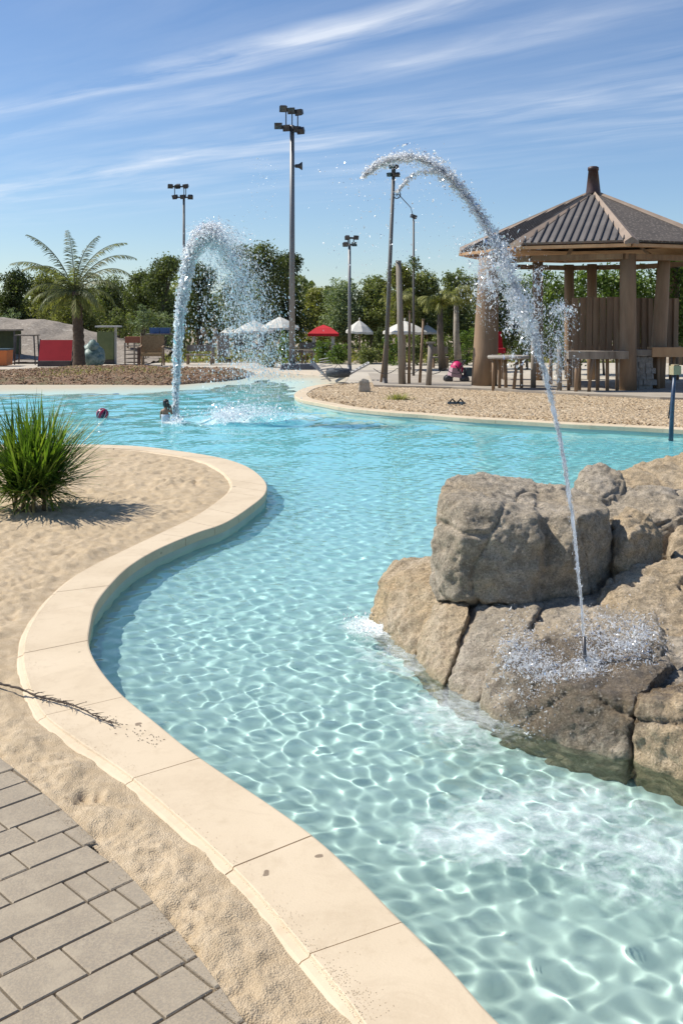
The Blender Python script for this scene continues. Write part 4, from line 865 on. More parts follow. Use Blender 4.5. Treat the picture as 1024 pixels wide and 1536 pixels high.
def blades(specs, name, m, parent, seg=7):
    vs = []; fs = []; tn = []
    for (o_, az, el, ln, wd, droop, t_) in specs:
        d = np.array((cos(az)*cos(el), sin(az)*cos(el), sin(el))); side = np.array((-sin(az), cos(az), 0)); p = np.array(o_, float); b0 = len(vs)
        e = el
        for i in range(seg+1):
            f = i/seg; ww = wd*(0.55+1.0*f-1.53*f**2.2) if f < 1 else 0.0004
            ww = max(ww, 0.0005)
            nrm = np.cross(d, side)
            vs += [tuple(p-side*ww), tuple(p+nrm*ww*0.35), tuple(p+side*ww)]
            e -= droop/seg*(0.4+1.2*f); d = np.array((cos(az)*cos(e), sin(az)*cos(e), sin(e))); p = p+d*ln/seg
        for i in range(seg):
            a = b0+i*3; fs += [(a, a+1, a+4, a+3), (a+1, a+2, a+5, a+4)]; tn += [t_, t_]
    o = np_mesh(name, vs, fs, m, parent, True); at2 = o.data.attributes.new('tone', 'FLOAT', 'FACE'); at2.data.foreach_set('value', tn); return o
sp_ = []
heads = [(0, 0, 0.25), (-0.12, 0.05, 0.32), (0.14, -0.03, 0.28), (0.04, 0.12, 0.36), (-0.06, -0.12, 0.2), (-0.25, 0.0, 0.26), (0.1, 0.1, 0.2)]
for i in range(1050):
    h_ = heads[rng.integers(0, len(heads))]; el = R(rng.choice([rng.uniform(45, 86), rng.uniform(10, 55), rng.uniform(-25, 20)], p=[.42, .38, .20])); lw = el < R(15)
    ln = rng.uniform(0.60, 1.16)*(0.66 if lw else 1)*(1.0 if el > R(35) else 0.85)
    sp_.append((np.array(h_)+rng.normal(0, 0.035, 3), rng.uniform(0, 2*pi), el, ln, rng.uniform(0.010, 0.021), rng.uniform(0.0, 0.65), min(1, max(0, rng.normal(0.47, 0.2)+(0.5 if lw and rng.random() < .5 else 0)))))
blades(sp_, 'leaves', M_spike, root)
mb = MB()
for x_, y_, l_ in [(0.02, -0.12, 0.34), (-0.10, -0.10, 0.40), (0.12, -0.05, 0.3), (-0.02, 0.02, 0.35), (-0.22, 0, 0.28)]: mb.tube([(x_, y_, 0), (x_+0.01, y_, l_*0.5), (x_*0.9, y_, l_)], [0.026, 0.021, 0.014], 9, 0.1)
mb.build('stems', mat('plant_stem', (0.22, 0.17, 0.09), (0.14, 0.10, 0.05), 12, 0.8), root)

# ================================================================ ISLAND GRAVEL, MULCH BED, BERM
X, Y = lod_grid(17.5, 37, -0.06, 0.62, 520, 760)
isl = clean(rim_out+[(17, 31), (4, 31.4), (3, 32.3), (0.9, 33.5)])
dr = pdist(X, Y, clean(rim_out)); slab_front = [tuple(G(*p)[:2]) for p in [(560, 581), (677, 584), (760, 588), (850, 593), (935, 597), (989, 600), (1100, 603), (1300, 606)]]
Z = -0.03+np.clip(dr*0.06, 0, 0.035)+0.012*fbm(X*1.3, Y*1.3, 3, 41)+0.018*np.abs(vnoise(X*9, Y*9, 43))+0.014*np.abs(vnoise(X*17, Y*17, 44))
V = np.stack([X, Y, Z], -1).reshape(-1, 3); Fq = grid_faces(*X.shape); cx = V[Fq[:, 0]]
V2, F2 = compact(V, Fq[inside(cx[:, 0], cx[:, 1], isl)])
m, nt, b = new_mat('pebble_gravel'); v = coords(nt); vo = N(nt, 'ShaderNodeTexVoronoi'); vo.inputs['Scale'].default_value = 14; L(nt, v, vo.inputs['Vector'])
vb = N(nt, 'ShaderNodeTexVoronoi'); vb.inputs['Scale'].default_value = 30; L(nt, v, vb.inputs['Vector'])
sep = N(nt, 'ShaderNodeSeparateColor'); L(nt, vo.outputs['Color'], sep.inputs[0])
c = ramp(nt, [(0.0, (0.36, 0.26, 0.155)), (0.35, (0.49, 0.365, 0.225)), (0.7, (0.57, 0.44, 0.285)), (1.0, (0.68, 0.56, 0.40))], sep.outputs[0]).outputs[0]
c = mixc(nt, ramp(nt, [(0.3, (0, 0, 0)), (0.6, (0.5,)*3)], noise(nt, v, 0.8, 4)).outputs[0], c, (0.36, 0.25, 0.14))
L(nt, c, b.inputs['Base Color']); b.inputs['Roughness'].default_value = 0.9
bump(nt, b, math_(nt, 'ADD', math_(nt, 'MULTIPLY', vo.outputs['Distance'], -1.0), math_(nt, 'MULTIPLY', vb.outputs['Distance'], -0.5)), 1.0, 0.05); M_grav = m
struct(np_mesh('gravel_bed', V2, F2, m))
def chips(name, label, polyf, n, size, m, zf, flat=0.4, seed=0):
    r_ = np.random.default_rng(seed); C = polyf(r_, n); n = len(C); q = OCT_V[None]*np.stack([r_.uniform(.5, 1.3, (n, 1)), r_.uniform(.25, .7, (n, 1)), r_.uniform(.15, flat, (n, 1))], -1)*size
    a = r_.uniform(0, 2*pi, n); ca, sa = np.cos(a)[:, None], np.sin(a)[:, None]; tl = r_.normal(0, .35, n)[:, None]
    x = q[..., 0]*ca-q[..., 1]*sa; y = q[..., 0]*sa+q[..., 1]*ca; z = q[..., 2]+q[..., 0]*tl
    Vv = np.stack([x+C[:, :1], y+C[:, 1:2], z+C[:, 2:3]], -1).reshape(-1, 3); Ff = (OCT_F[None]+(np.arange(n)*6)[:, None, None]).reshape(-1, 3)
    o = np_mesh(name, Vv, Ff, m, None, False); at2 = o.data.attributes.new('tone', 'FLOAT', 'FACE'); at2.data.foreach_set('value', np.repeat(r_.random(n), 8)); struct(o, 'stuff', label); return o
def tone_mat(name, stops, rough=0.9, trans=0.0, tcol=(1.5, 1.7, 0.6)):
    m, nt, b = new_mat(name); a = N(nt, 'ShaderNodeAttribute', attribute_name='tone'); oi = N(nt, 'ShaderNodeObjectInfo')
    f = math_(nt, 'ADD', a.outputs['Fac'], math_(nt, 'MULTIPLY_ADD', noise(nt, coords(nt), 0.8, 3), 0.5, -0.25))
    f = math_(nt, 'ADD', f, math_(nt, 'MULTIPLY_ADD', oi.outputs['Random'], 0.24, -0.12))
    c = ramp(nt, stops, f).outputs[0]; L(nt, c, b.inputs['Base Color']); b.inputs['Roughness'].default_value = rough; b.inputs['Specular IOR Level'].default_value = 0.25
    if trans:
        out = nt.nodes['Material Output']; tr = N(nt, 'ShaderNodeBsdfTranslucent'); L(nt, mixc(nt, 1.0, c, tcol, 'MULTIPLY'), tr.inputs['Color']); ms = N(nt, 'ShaderNodeMixShader'); ms.inputs[0].default_value = trans
        L(nt, b.outputs[0], ms.inputs[1]); L(nt, tr.outputs[0], ms.inputs[2]); L(nt, ms.outputs[0], out.inputs[0])
    return m
M_chip = tone_mat('gravel_stones', [(0, (0.25, 0.16, 0.09)), (0.5, (0.47, 0.34, 0.20)), (1, (0.68, 0.56, 0.40))])
M_mulch = tone_mat('bark_mulch', [(0, (0.10, 0.055, 0.03)), (0.45, (0.27, 0.15, 0.08)), (0.8, (0.40, 0.26, 0.15)), (1, (0.46, 0.34, 0.22))])
islx = np.array(isl); 
def in_isl(r_, n):
    y = 1/r_.uniform(1/34, 1/19.5, 4*n); x = r_.uniform(-0.05, 0.42, 4*n)*y
    k = inside(x, y, isl) & (pdist(x, y, rim_out[::2]) > 0.05); return np.stack([x[k], y[k], 0*y[k]+0.012], 1)[:n]
chips('loose_pebbles', None, in_isl, 5200, 0.045, M_chip, None, seed=2)
# grains of sand strayed over the paver edge and the coping lip
def stray(r_, n):
    t_ = r_.uniform(1.8, 5.2, n); x_ = np.polyval(_q, t_)-np.abs(r_.normal(0, .045, n)); a = np.stack([x_, t_, 0*t_+.006], 1)
    lo = np.array(clean(left_out)); k = r_.integers(40, len(lo)-80, n); j = r_.random((n, 1)); p = lo[k]*(1-j)+lo[k+1]*j; nn = lo[k+1]-lo[k]; nn = np.stack([nn[:, 1], -nn[:, 0]], 1)/np.linalg.norm(nn, axis=1, keepdims=True)
    li = np.array(left_in); sgn = 1.0; p = p+nn*sgn*(np.abs(r_.normal(0, .05, (n, 1)))-.02); b = np.concatenate([p, np.full((n, 1), .0015)], 1); return np.concatenate([a, b])
chips('stray_sand', None, stray, 2400, 0.0026, M_sand, None, seed=12)
# mulch mound on the left
mul_px = [(-260, 579), (-100, 578), (0, 577), (120, 577), (240, 576), (300, 572), (350, 567), (380, 562), (375, 560), (350, 560), (310, 560), (262, 557), (200, 553), (120, 553), (40, 558), (0, 561), (-100, 563), (-260, 565)]
mul = clean([tuple(p) for p in catmull([G(*p)[:2] for p in mul_px], 3)])
X, Y = lod_grid(29, 46, -0.56, -0.03, 220, 420); dm = pdist(X, Y, mul, True); im = inside(X, Y, mul)
mz = lambda x, y, d: 0.0+np.clip(d*0.30, 0, 0.24)*(0.75+0.5*vnoise(x*0.5, y*0.5, 3))+0.03*np.abs(fbm(x*4, y*4, 3, 7))
Z = np.where(im, mz(X, Y, dm), -0.05); V = np.stack([X, Y, Z], -1).reshape(-1, 3); Fq = grid_faces(*X.shape); k = im.reshape(-1)[Fq].any(1); V2, F2 = compact(V, Fq[k])
m, nt, b = new_mat('mulch_ground'); v = coords(nt); c = ramp(nt, [(0.35, (0.11, 0.065, 0.04)), (0.5, (0.23, 0.14, 0.085)), (0.65, (0.36, 0.25, 0.16))], noise(nt, v, 14, 6, 0.75)).outputs[0]
c = mixc(nt, ramp(nt, [(0.52, (0, 0, 0)), (0.64, (0.7,)*3)], noise(nt, v, 0.9, 3)).outputs[0], c, (0.13, 0.13, 0.05)); L(nt, c, b.inputs['Base Color']); b.inputs['Roughness'].default_value = 0.95
bump(nt, b, noise(nt, v, 20, 5, 0.7), 1.0, 0.05); struct(np_mesh('mulch_bed', V2, F2, m))
def in_mul(r_, n):
    y = r_.uniform(29.5, 43, 4*n); x = r_.uniform(-0.5, -0.04, 4*n)*y; k = inside(x, y, mul); x, y = x[k][:n], y[k][:n]
    return np.stack([x, y, mz(x, y, pdist(x, y, mul, True))+0.01], 1)
chips('loose_mulch', None, in_mul, 9000, 0.055, M_mulch, None, 0.6, 4)
# gravel berm far left
X, Y = np.meshgrid(np.linspace(-42, -9, 200), np.linspace(47, 66, 90))
bz = 2.15*np.exp(-((Y-55)/4.2)**2)*(0.62/(1+np.exp((X+14.0)*0.8))+0.38/(1+np.exp((X+8.5)*0.8)))+0.10*fbm(X*0.8, Y*0.8, 4, 50)
V = np.stack([X, Y, bz-0.03], -1).reshape(-1, 3); m = mat('grey_gravel', (0.33, 0.28, 0.225), (0.20, 0.165, 0.13), 7, 0.95, 0.9, 14, detail=8, spots=((0.44, 0.39, 0.32), 3, 0.6))
struct(np_mesh('gravel_hill', V, grid_faces(*X.shape), m))
# small stones and scraps on the gravel
M_pale = mat('pale_stone', (0.46, 0.40, 0.32), (0.34, 0.29, 0.22), 8, 0.9, 0.6, 30)
rock([[(0.17*x, 0.13*y, 0.0+0.42*z) for x, y, z in [(-1, -.6, 0), (1, -.6, 0), (1, .7, 0), (-1, .7, 0), (-.9, -.5, .8), (-.3, -.2, 1), (.8, .3, .9), (.9, -.5, .6), (-.2, .6, .9)]]], 'standing_stone', 'small upright pale stone at the edge of the gravel', M_pale, 0.03, 2, 0.02, 4, 20, None, 0.005, 'stone')
_o = bpy.data.objects['standing_stone']; g_ = G(546, 589); _o.location = (g_.x, g_.y, 0.0)

# ================================================================ PAVILION
PC = Vector((8.12, 32.3, 0)); PR = 4.25; ZE = 4.36; ZA = 6.22
pav = thing('pavilion', 'octagonal timber pavilion with a dark ribbed roof and a chimney-like finial', 'pavilion', (PC.x, PC.y, 0))
wood = mat('weathered_timber', (0.29, 0.19, 0.115), (0.17, 0.11, 0.065), 2.2, 0.75, 0.5, 24, (1, 1, 0.16), spots=((0.30, 0.21, 0.13), 2.5, 0.6))
woodl = mat('orange_timber', (0.50, 0.30, 0.15), (0.38, 0.21, 0.10), 2.5, 0.65, 0.35, 20, (1, 1, 0.3))
woodg = mat('grey_timber', (0.30, 0.255, 0.205), (0.19, 0.155, 0.12), 3, 0.85, 0.5, 26, (1, 1, 0.16), spots=((0.13, 0.10, 0.075), 3, 0.6))
M_roof = mat('roof_metal', (0.17, 0.15, 0.135), (0.125, 0.11, 0.10), 1.5, 0.62, 0.12, 12, spots=((0.21, 0.185, 0.16), 2, 0.62))
M_rib = mat('roof_rib', (0.055, 0.047, 0.044), (0.075, 0.065, 0.06), 4, 0.6)
M_cap = mat('ridge_timber', (0.34, 0.255, 0.19), (0.26, 0.19, 0.14), 2, 0.7, 0.2, 15)
m, nt, b = new_mat('roof_shingle'); v = coords(nt); vo = N(nt, 'ShaderNodeTexVoronoi'); vo.inputs['Scale'].default_value = 11; L(nt, v, vo.inputs['Vector'])
c = ramp(nt, [(0.12, (0.27, 0.225, 0.18)), (0.45, (0.075, 0.062, 0.052))], vo.outputs['Distance']).outputs[0]
L(nt, mixc(nt, ramp(nt, [(0.3, (0.0,)*3), (0.7, (0.6,)*3)], noise(nt, v, 2, 5)).outputs[0], c, (0.13, 0.105, 0.085)), b.inputs['Base Color']); b.inputs['Roughness'].default_value = 0.8; bump(nt, b, vo.outputs['Distance'], -0.8, 0.05); M_shing = m
def pv(i, r, z): a = -pi/2+i*pi/4; return Vector((r*cos(a), r*sin(a), z))
apex = Vector((0, 0, ZA))
for i in range(8):          # face i between corner i and i+1 (corner 0 points at the camera)
    a, bq = pv(i, PR, ZE), pv(i+1, PR, ZE); ta = Vector((0, 0, ZA)); nrm = (bq-a).cross(ta-a).normalized()
    if nrm.z < 0: nrm = -nrm
    th = nrm*0.07; mb = MB(); mb.add([a, bq, ta, a-th, bq-th, ta-th], [(0, 1, 2), (5, 4, 3), (0, 3, 4, 1), (1, 4, 5, 2), (2, 5, 3, 0)])
    shing = i in (0, 1, 2)
    face = mb.build('roof_panel', M_shing if shing else M_roof, pav)
    if not shing:
        mb = MB(); mid = (a+bq)/2; up_ = (ta-mid); e = (bq-a); el = e.length; ns = 15
        for k in range(1, ns):
            f = k/ns; p0 = a+e*f; ff = 1-abs(2*f-1); p1 = p0+up_*ff*0.985
            mb.bar(p0+nrm*0.022, p1+nrm*0.022, 0.034, 0.05)
        mb.build('roof_ribs', M_rib, pav)
    else:
        pass
    hip = MB(); c0 = pv(i, PR+0.05, ZE-0.015)+Vector((0, 0, 0.05)); c1 = Vector((0, 0, ZA+0.06)); d = (c1-c0); sd = Vector((-sin(-pi/2+i*pi/4), cos(-pi/2+i*pi/4), 0))
    w0, w1 = 0.20, 0.10
    hip.add([c0-sd*w0-Vector((0, 0, .08)), c0+Vector((0, 0, .05)), c0+sd*w0-Vector((0, 0, .08)), c1-sd*w1*.5-Vector((0, 0, .05)), c1+Vector((0, 0, .03)), c1+sd*w1*.5-Vector((0, 0, .05)), c0-sd*w0-Vector((0, 0, .16)), c0+sd*w0-Vector((0, 0, .16)), c1-Vector((0, 0, .12))],
            [(0, 1, 4, 3), (1, 2, 5, 4), (6, 7, 2, 1, 0), (0, 3, 8, 6), (2, 7, 8, 5), (6, 8, 7), (3, 4, 5, 8)])
    hip.build('hip_cap', M_cap, pav)
    mb = MB(); o1, o2 = pv(i, PR-0.02, ZE-0.15), pv(i+1, PR-0.02, ZE-0.15); mb.bar(o1, o2, 0.22, 0.09); mb.build('fascia', woodl, pav)
    mb = MB(); mb.bar(pv(i, 3.45, ZE-0.42), pv(i+1, 3.45, ZE-0.42), 0.22, 0.16); mb.build('ring_beam', wood, pav)
    mb = MB(); mb.bar(pv(i, 0.2, ZA-0.30), pv(i, PR-0.1, ZE-0.16), 0.14, 0.10); mb.build('rafter', wood, pav)
soff = MB(); soff.add([pv(i, PR-0.06, ZE-0.10) for i in range(8)]+[pv(i, 3.3, ZE+0.16) for i in range(8)], [(i, (i+1) % 8, 8+(i+1) % 8, 8+i) for i in range(8)]); soff.build('soffit', woodl, pav)
mb = MB(); mb.lathe([(0.24, ZA-0.05), (0.22, ZA+0.1), (0.155, ZA+0.70), (0.175, ZA+0.70), (0.175, ZA+0.80), (0.12, ZA+0.83), (0.0, ZA+0.83)], n=20); mb.build('finial', mat('dark_red_metal', (0.075, 0.035, 0.03), (0.05, 0.026, 0.024), 5, 0.5), pav)
def post(px, py_, d, w0, w1, lean=0.0, z1=4.0, m=None, sq=True):
    g = Vector(((px-512)/F0*d, d, 0))-PC; mb = MB()
    P = [g+Vector((lean*f, 0, z1*f)) for f in (0, .25, .5, .75, 1)]
    mb.tube(P, [w0/2+(w1-w0)/2*f for f in (0, .25, .5, .75, 1)], 14, 0.03); return mb.build('column', m or wood, pav)
post(941, 0, 29.0, 0.50, 0.46, 0.0, 4.02); post(983, 0, 29.9, 0.52, 0.36, 0.25, 4.02)
post(726, 0, 31.0, 0.80, 0.62, 0.15, 4.02); post(806, 0, 33.5, 0.34, 0.34, 0, 4.02); post(853, 0, 35.6, 0.34, 0.34, 0, 4.05); post(887, 0, 35.2, 0.34, 0.34, 0, 4.05); post(1050, 0, 33.5, 0.4, 0.38, 0, 4.02); post(1010, 0, 35, 0.36, 0.36, 0, 4.0)
# trunk-like left column gets a split, sun-bleached side
slab = MB(); sf = [(x, y) for x, y in slab_front]; sb = [(x, y+6.5) for x, y in slab_front][::-1]; tri = tessellate_polygon([[Vector((x, y, 0)) for x, y in sf+sb]])
slab.add([(x, y, 0.075) for x, y in sf+sb]+[(x, y, -0.06) for x, y in sf+sb], [t for t in tri]+[(i, i+1, len(sf+sb)+i+1, len(sf+sb)+i) for i in range(len(sf)-1)])
struct(slab.build('pavilion_floor', mat('terrace_concrete', (0.40, 0.345, 0.275), (0.32, 0.275, 0.215), 1.5, 0.85, 0.3, 10)))
# plank screens
def screen(pxs, y0, y1, d, name, label):
    g = Vector(((pxs[0]-512)/F0*d, d, 0)); r_ = thing(name, label, 'screen', (g.x, g.y, 0)); n = len(pxs)
    zt, zb = H-(y0-HY)/F0*d, H-(y1-HY)/F0*d
    for i, px in enumerate(pxs):
        x = (px-pxs[0])/F0*d; mb = MB(); w_ = (pxs[min(i+1, n-1)]-pxs[min(i, n-2)])/F0*d*0.86
        lz = rng.uniform(-0.02, 0.02)
        mb.box((x, rng.uniform(-.01, .01), (zt+zb)/2+lz), (w_, 0.09, zt-zb), R(rng.uniform(14, 26)), 0, R(rng.uniform(-.6, 1.6))); mb.build('plank', wood, r_)
    wtot = (pxs[-1]-pxs[0])/F0*d
    mb = MB(); mb.bar((-.1, 0.09, zb+0.12), (wtot+.1, 0.09, zb+0.12), 0.20, 0.12); mb.build('rail', wood, r_); mb = MB(); mb.bar((-.1, 0.09, zt-0.3), (wtot+.1, 0.09, zt-0.3), 0.14, 0.08); mb.build('rail', wood, r_)
    for x in (0.0, wtot/2, wtot): 
        mb = MB(); mb.bar((x, 0.17, 0), (x, 0.17, zb+0.3), 0.11); mb.build('post', woodg, r_)
    return r_
screen([862+10.2*i for i in range(8)], 446, 528, 29.9, 'plank_screen', 'raised screen of vertical brown planks left of the front pavilion column')
screen([955+9.5*i for i in range(7)], 447, 524, 31.2, 'plank_screen', 'raised screen of vertical planks between and right of the two front columns')
# counters and tables under the roof
def legs_thing(name, label, cat, px, d, top, legs, ztop, m=woodg, thick=0.10, rnd=False, lm=None, group=None):
    g = Vector(((px-512)/F0*d, d, 0)); r_ = thing(name, label, cat, (g.x, g.y, 0), 0, group); mb = MB()
    if rnd: mb.lathe([(0.0, ztop-thick), (top[0]*0.97, ztop-thick), (top[0], ztop-thick*0.5), (top[0]*0.97, ztop), (0.0, ztop)], n=28, smooth=False)
    else: mb.box((0, 0, ztop-thick/2), (top[0], top[1], thick))
    mb.build('table_top', m, r_)
    for (x, y, lx) in legs:
        mb = MB(); mb.tube([(x, y, 0), (x+lx*.5, y, ztop*.5), (x+lx, y, ztop-thick)], 0.05, 9, 0.1); mb.build('leg', lm or wood, r_)
    return r_
legs_thing('bar_counter', 'weathered grey wood counter on many legs beneath the plank screen', 'counter', 893, 28.6, (1.7, 0.6), [(-.62, -.2, 0.04), (-.27, -.25, 0.12), (0.1, .2, 0), (0.38, .2, 0), (0.66, .2, 0), (-.72, .25, 0), (-.4, .3, 0)], 1.22, woodg, 0.22)
legs_thing('round_table', 'round grey table with a drooping top and thick legs beside the fat left column', 'table', 762, 29.6, (0.62, 0.6), [(-.46, -.1, 0), (-.24, .15, 0), (0.10, -.3, .10), (0.42, .2, 0), (-.02, .35, 0)], 1.05, mat('grey_board', (0.36, 0.33, 0.29), (0.27, 0.245, 0.21), 3, .8), 0.09, True)
legs_thing('side_counter', 'pale timber counter at the right edge behind the navy post', 'counter', 1022, 29.5, (1.9, 0.5), [(-.7, 0, 0), (-.2, .1, 0), (0.3, 0, 0), (.8, 0, 0)], 1.30, woodl, 0.28)
g_ = Vector(((960-512)/F0*29.6, 29.6, 0)); st_ = thing('stone_pier', 'rough grey stone pier under the planks between the two front columns', 'pier', (g_.x, g_.y, 0))
mb = MB(); 
for k in range(6):
    zc_ = 0.10+k*0.17; x_ = -0.30
    while x_ < 0.30: w_ = rng.uniform(0.13, 0.24); mb.box((x_+w_/2, rng.uniform(-.015, .015), zc_), (w_-0.015, 0.5, 0.155), rng.uniform(-.04, .04), 0, 0, 0.93); x_ += w_
mb.box((0, 0, .52), (.56, .42, .98)); mb.build('stonework', mat('rubble_stone', (0.34, 0.31, 0.27), (0.20, 0.18, 0.155), 9, 0.95, 0.9, 30), st_)
mb = MB(); mb.box((0, 0, 1.14), (0.74, 0.6, 0.18)); mb.build('cap', woodg, st_)
for i, (px, py, d, r0, lab) in enumerate([(799, 586, 30.0, 0.085, 'thick grey post standing just left of the falling jet under the pavilion'), (838, 592, 28.8, 0.075, 'grey post just right of the falling jet under the pavilion'), (825, 580, 31.4, 0.06, 'thin dark post behind the falling jet under the pavilion'), (856, 585, 30.8, 0.07, 'dark post at the left end of the bar counter')]):
    g_ = Vector(((px-512)/F0*d, d, 0)); mb = MB(); mb.tube([(0, 0, 0), (0.01, 0, .7), (0, 0, 1.45-0.1*i)], [r0, r0*.95, r0*.85], 10, 0.05); o = mb.build('timber_post', woodg if i < 2 else wood, None, loc=g_); tag(o, lab, 'post')
# hanging lamps under the roof and red cushion heap
g_ = Vector(((744-512)/F0*34, 34, 0)); rc = thing('red_chair', 'red covered garden chair seen behind the fat left pavilion column', 'chair', (g_.x, g_.y, 0))
redm = mat('red_fabric', (0.50, 0.015, 0.03), (0.36, 0.01, 0.02), 4, 0.8, 0.4, 12)
mb = MB(); mb.box((0, 0, 1.05), (0.55, 0.5, 0.16)); mb.build('seat', redm, rc); mb = MB(); mb.box((0, 0.24, 1.38), (0.5, 0.14, 0.62), 0.1, -0.15, 0, 0.8); mb.build('backrest', redm, rc)
for x in (-.22, .22):
    for y in (-.2, .2): mb = MB(); mb.bar((x, y, 0), (x, y, 1.0), 0.05); mb.build('leg', wood, rc)

# ================================================================ POLES AND LAMPS
M_pole = mat('galvanised_steel', (0.24, 0.235, 0.235), (0.18, 0.175, 0.175), 2, 0.5, metal=0.5, stretch=(1, 1, 0.2))
M_dk = mat('dark_metal', (0.05, 0.048, 0.05), (0.085, 0.08, 0.08), 5, 0.45, metal=0.4)
M_dkpole = mat('brown_steel', (0.10, 0.09, 0.085), (0.15, 0.135, 0.12), 3, 0.55, stretch=(1, 1, 0.2))
M_glass = mat('lamp_glass', (0.03, 0.032, 0.036), (0.08, 0.085, 0.095), 6, 0.12)
def flood(parent, p, w, yaw, tilt):
    """a floodlight: deep rounded housing, rim, glass, bracket"""
    M = Matrix.Translation(p) @ Euler((tilt, 0, yaw)).to_matrix().to_4x4()
    mb = MB(); mb.lathe([(0.0, w*0.42), (w*0.20, w*0.40), (w*0.36, w*0.22), (w*0.47, -w*0.10), (w*0.50, -w*0.30), (w*0.54, -w*0.30), (w*0.54, -w*0.36)], n=4, smooth=False); mb.v = [((x-y)*.72, (x+y)*.60, z) for x, y, z in mb.v]
    mb.v = [tuple(M @ Vector((x, z, y))) for x, y, z in mb.v]; h = mb.build('floodlight', M_dk, parent)
    mb = MB(); mb.lathe([(0.0, -w*0.34), (w*0.48, -w*0.34), (w*0.48, -w*0.35), (0.0, -w*0.36)], n=4, smooth=False); mb.v = [((x-y)*.72, (x+y)*.60, z) for x, y, z in mb.v]; mb.v = [tuple(M @ Vector((x, z, y))) for x, y, z in mb.v]; mb.build('glass', M_glass, h)
def lamp_mast(px, ybase, ytop, d, r0, r1, rows, w, label, m=M_pole, lean=0.0):
    g = Vector(((px-512)/F0*d, d, 0)); r_ = thing('lamp_mast', label, 'lamp mast', (g.x, g.y, 0)); zt = H-(ytop-HY)/F0*d
    mb = MB(); mb.tube([(0, 0, 0), (lean*.5, 0, zt*.5), (lean, 0, zt)], [r0, (r0+r1)/2, r1], 14); mb.build('pole', m, r_)
    mb = MB(); mb.lathe([(r0*2, 0), (r0*2, 0.04), (r0*1.2, 0.05), (r0*1.1, 0.25)], n=14); mb.build('base_plate', m, r_)
    for (y, xs, skew) in rows:
        z = H-(y-HY)/F0*d; x0, x1 = min(xs)/F0*d, max(xs)/F0*d
        mb = MB(); mb.bar((lean+x0, 0, z-w*.1+skew*x0), (lean+x1, 0, z-w*.1+skew*x1), 0.08); mb.build('crossbar', m, r_)
        for x in xs: flood(r_, Vector((lean+x/F0*d, -0.12, z+skew*x/F0*d)), w, R(rng.uniform(-35, 25)), R(rng.uniform(15, 45)))
    if len(rows) > 1:
        za, zb = H-(rows[0][0]-HY)/F0*d, H-(rows[-1][0]-HY)/F0*d
        for x in (rows[0][1][0]*0.7, 0, rows[0][1][-1]*.7): mb = MB(); mb.bar((lean+x/F0*d, 0.03, zb), (lean+x/F0*d, 0.03, za), 0.045); mb.build('strut', M_dk, r_)
    return r_
lm = lamp_mast(438, 553, 188, 42.3, 0.135, 0.095, [(166, [-13, 0, 12], -0.25), (193, [-20, -7, 6, 14], -0.18)], 0.42, 'tallest lamp mast, six dark floodlights in two tilted rows and a horn below them')
d_ = 42.3; hx, hz = 10/F0*d_, H-(249-HY)/F0*d_; mb = MB(); mb.lathe([(0.0, .16), (0.07, .16), (0.09, 0.0), (0.17, -0.12), (0.18, -0.15)], n=16); mb.v = [(x*1+hx+.02, z*-1, y+hz) if False else (hx+z*-1, x, hz+y) for x, y, z in mb.v]; hn = mb.build('horn_speaker', M_dk, lm)
mb = MB(); mb.bar((0, 0, hz), (hx-.1, 0, hz), 0.04); mb.build('bracket', M_dk, lm)
mb = MB(); mb.box((0.25, -0.1, 0.10), (1.5, 0.9, 0.22), 0.1, taper=0.9); mb.build('footing', mat('slate_block', (0.13, 0.135, 0.15), (0.09, 0.095, 0.11), 4, 0.8), lm)
lamp_mast(276, 560, 294, 62, 0.10, 0.07, [(279, [-20, -8, 4], 0), (295, [-12, 0, 10], 0)], 0.42, 'far lamp mast with two floodlight rows, behind the trees near the white jet', M_dkpole)
lamp_mast(524, 556, 366, 40.7, 0.075, 0.055, [(356, [-3, 9], 0), (366, [-6, 8], 0)], 0.27, 'slim short lamp mast with four small floodlights in the middle of the picture', M_pole)
pm_ = lamp_mast(577, 578, 262, 32.0, 0.075, 0.055, [(250, [-3, 3], 0), (262, [-6, 0, 6], 0)], 0.20, 'dark leaning mast with a lamp cluster and pulley, behind the top of the thin jet', M_dkpole, lean=(590-577)/F0*32)
d_ = 32.0; lx = 13/F0*d_; wz = H-(292-HY)/F0*d_; mb = MB()
for rr_ in (0.12,): mb.tube([(lx+0.10+rr_*cos(a), 0, wz+rr_*sin(a)) for a in np.linspace(0, 2*pi, 20)], 0.016, 6, caps=False)
for a in np.linspace(0, pi, 4)[:-1]: mb.bar((lx+.10-.12*cos(a), 0, wz-.12*sin(a)), (lx+.10+.12*cos(a), 0, wz+.12*sin(a)), 0.014)
mb.build('pulley', M_dk, pm_)
e_ = at(620, 326, 36)-Vector(pm_.location); mb = MB(); mb.tube([(lx+.12, 0, wz+.05), (e_.x*.55+.3, e_.y*.5, (wz+e_.z)/2-0.03), tuple(e_)], 0.013, 6); mb.build('stay_cable', M_dk, pm_)
g_ = Vector(((620-512)/F0*36, 36, 0)); r_ = thing('cable_post', 'thin dark post holding the slanting cable, with a leafy tuft halfway up', 'post', g_); zt = H-(326-HY)/F0*36
mb = MB(); mb.tube([(0, 0, 0), (0, 0, zt)], [0.05, 0.035], 10); mb.build('pole', M_dkpole, r_); mb = MB(); mb.box((0, 0, zt+.03), (0.22, 0.12, 0.12), .3, 0, .3); mb.build('cable_clamp', M_dk, r_)
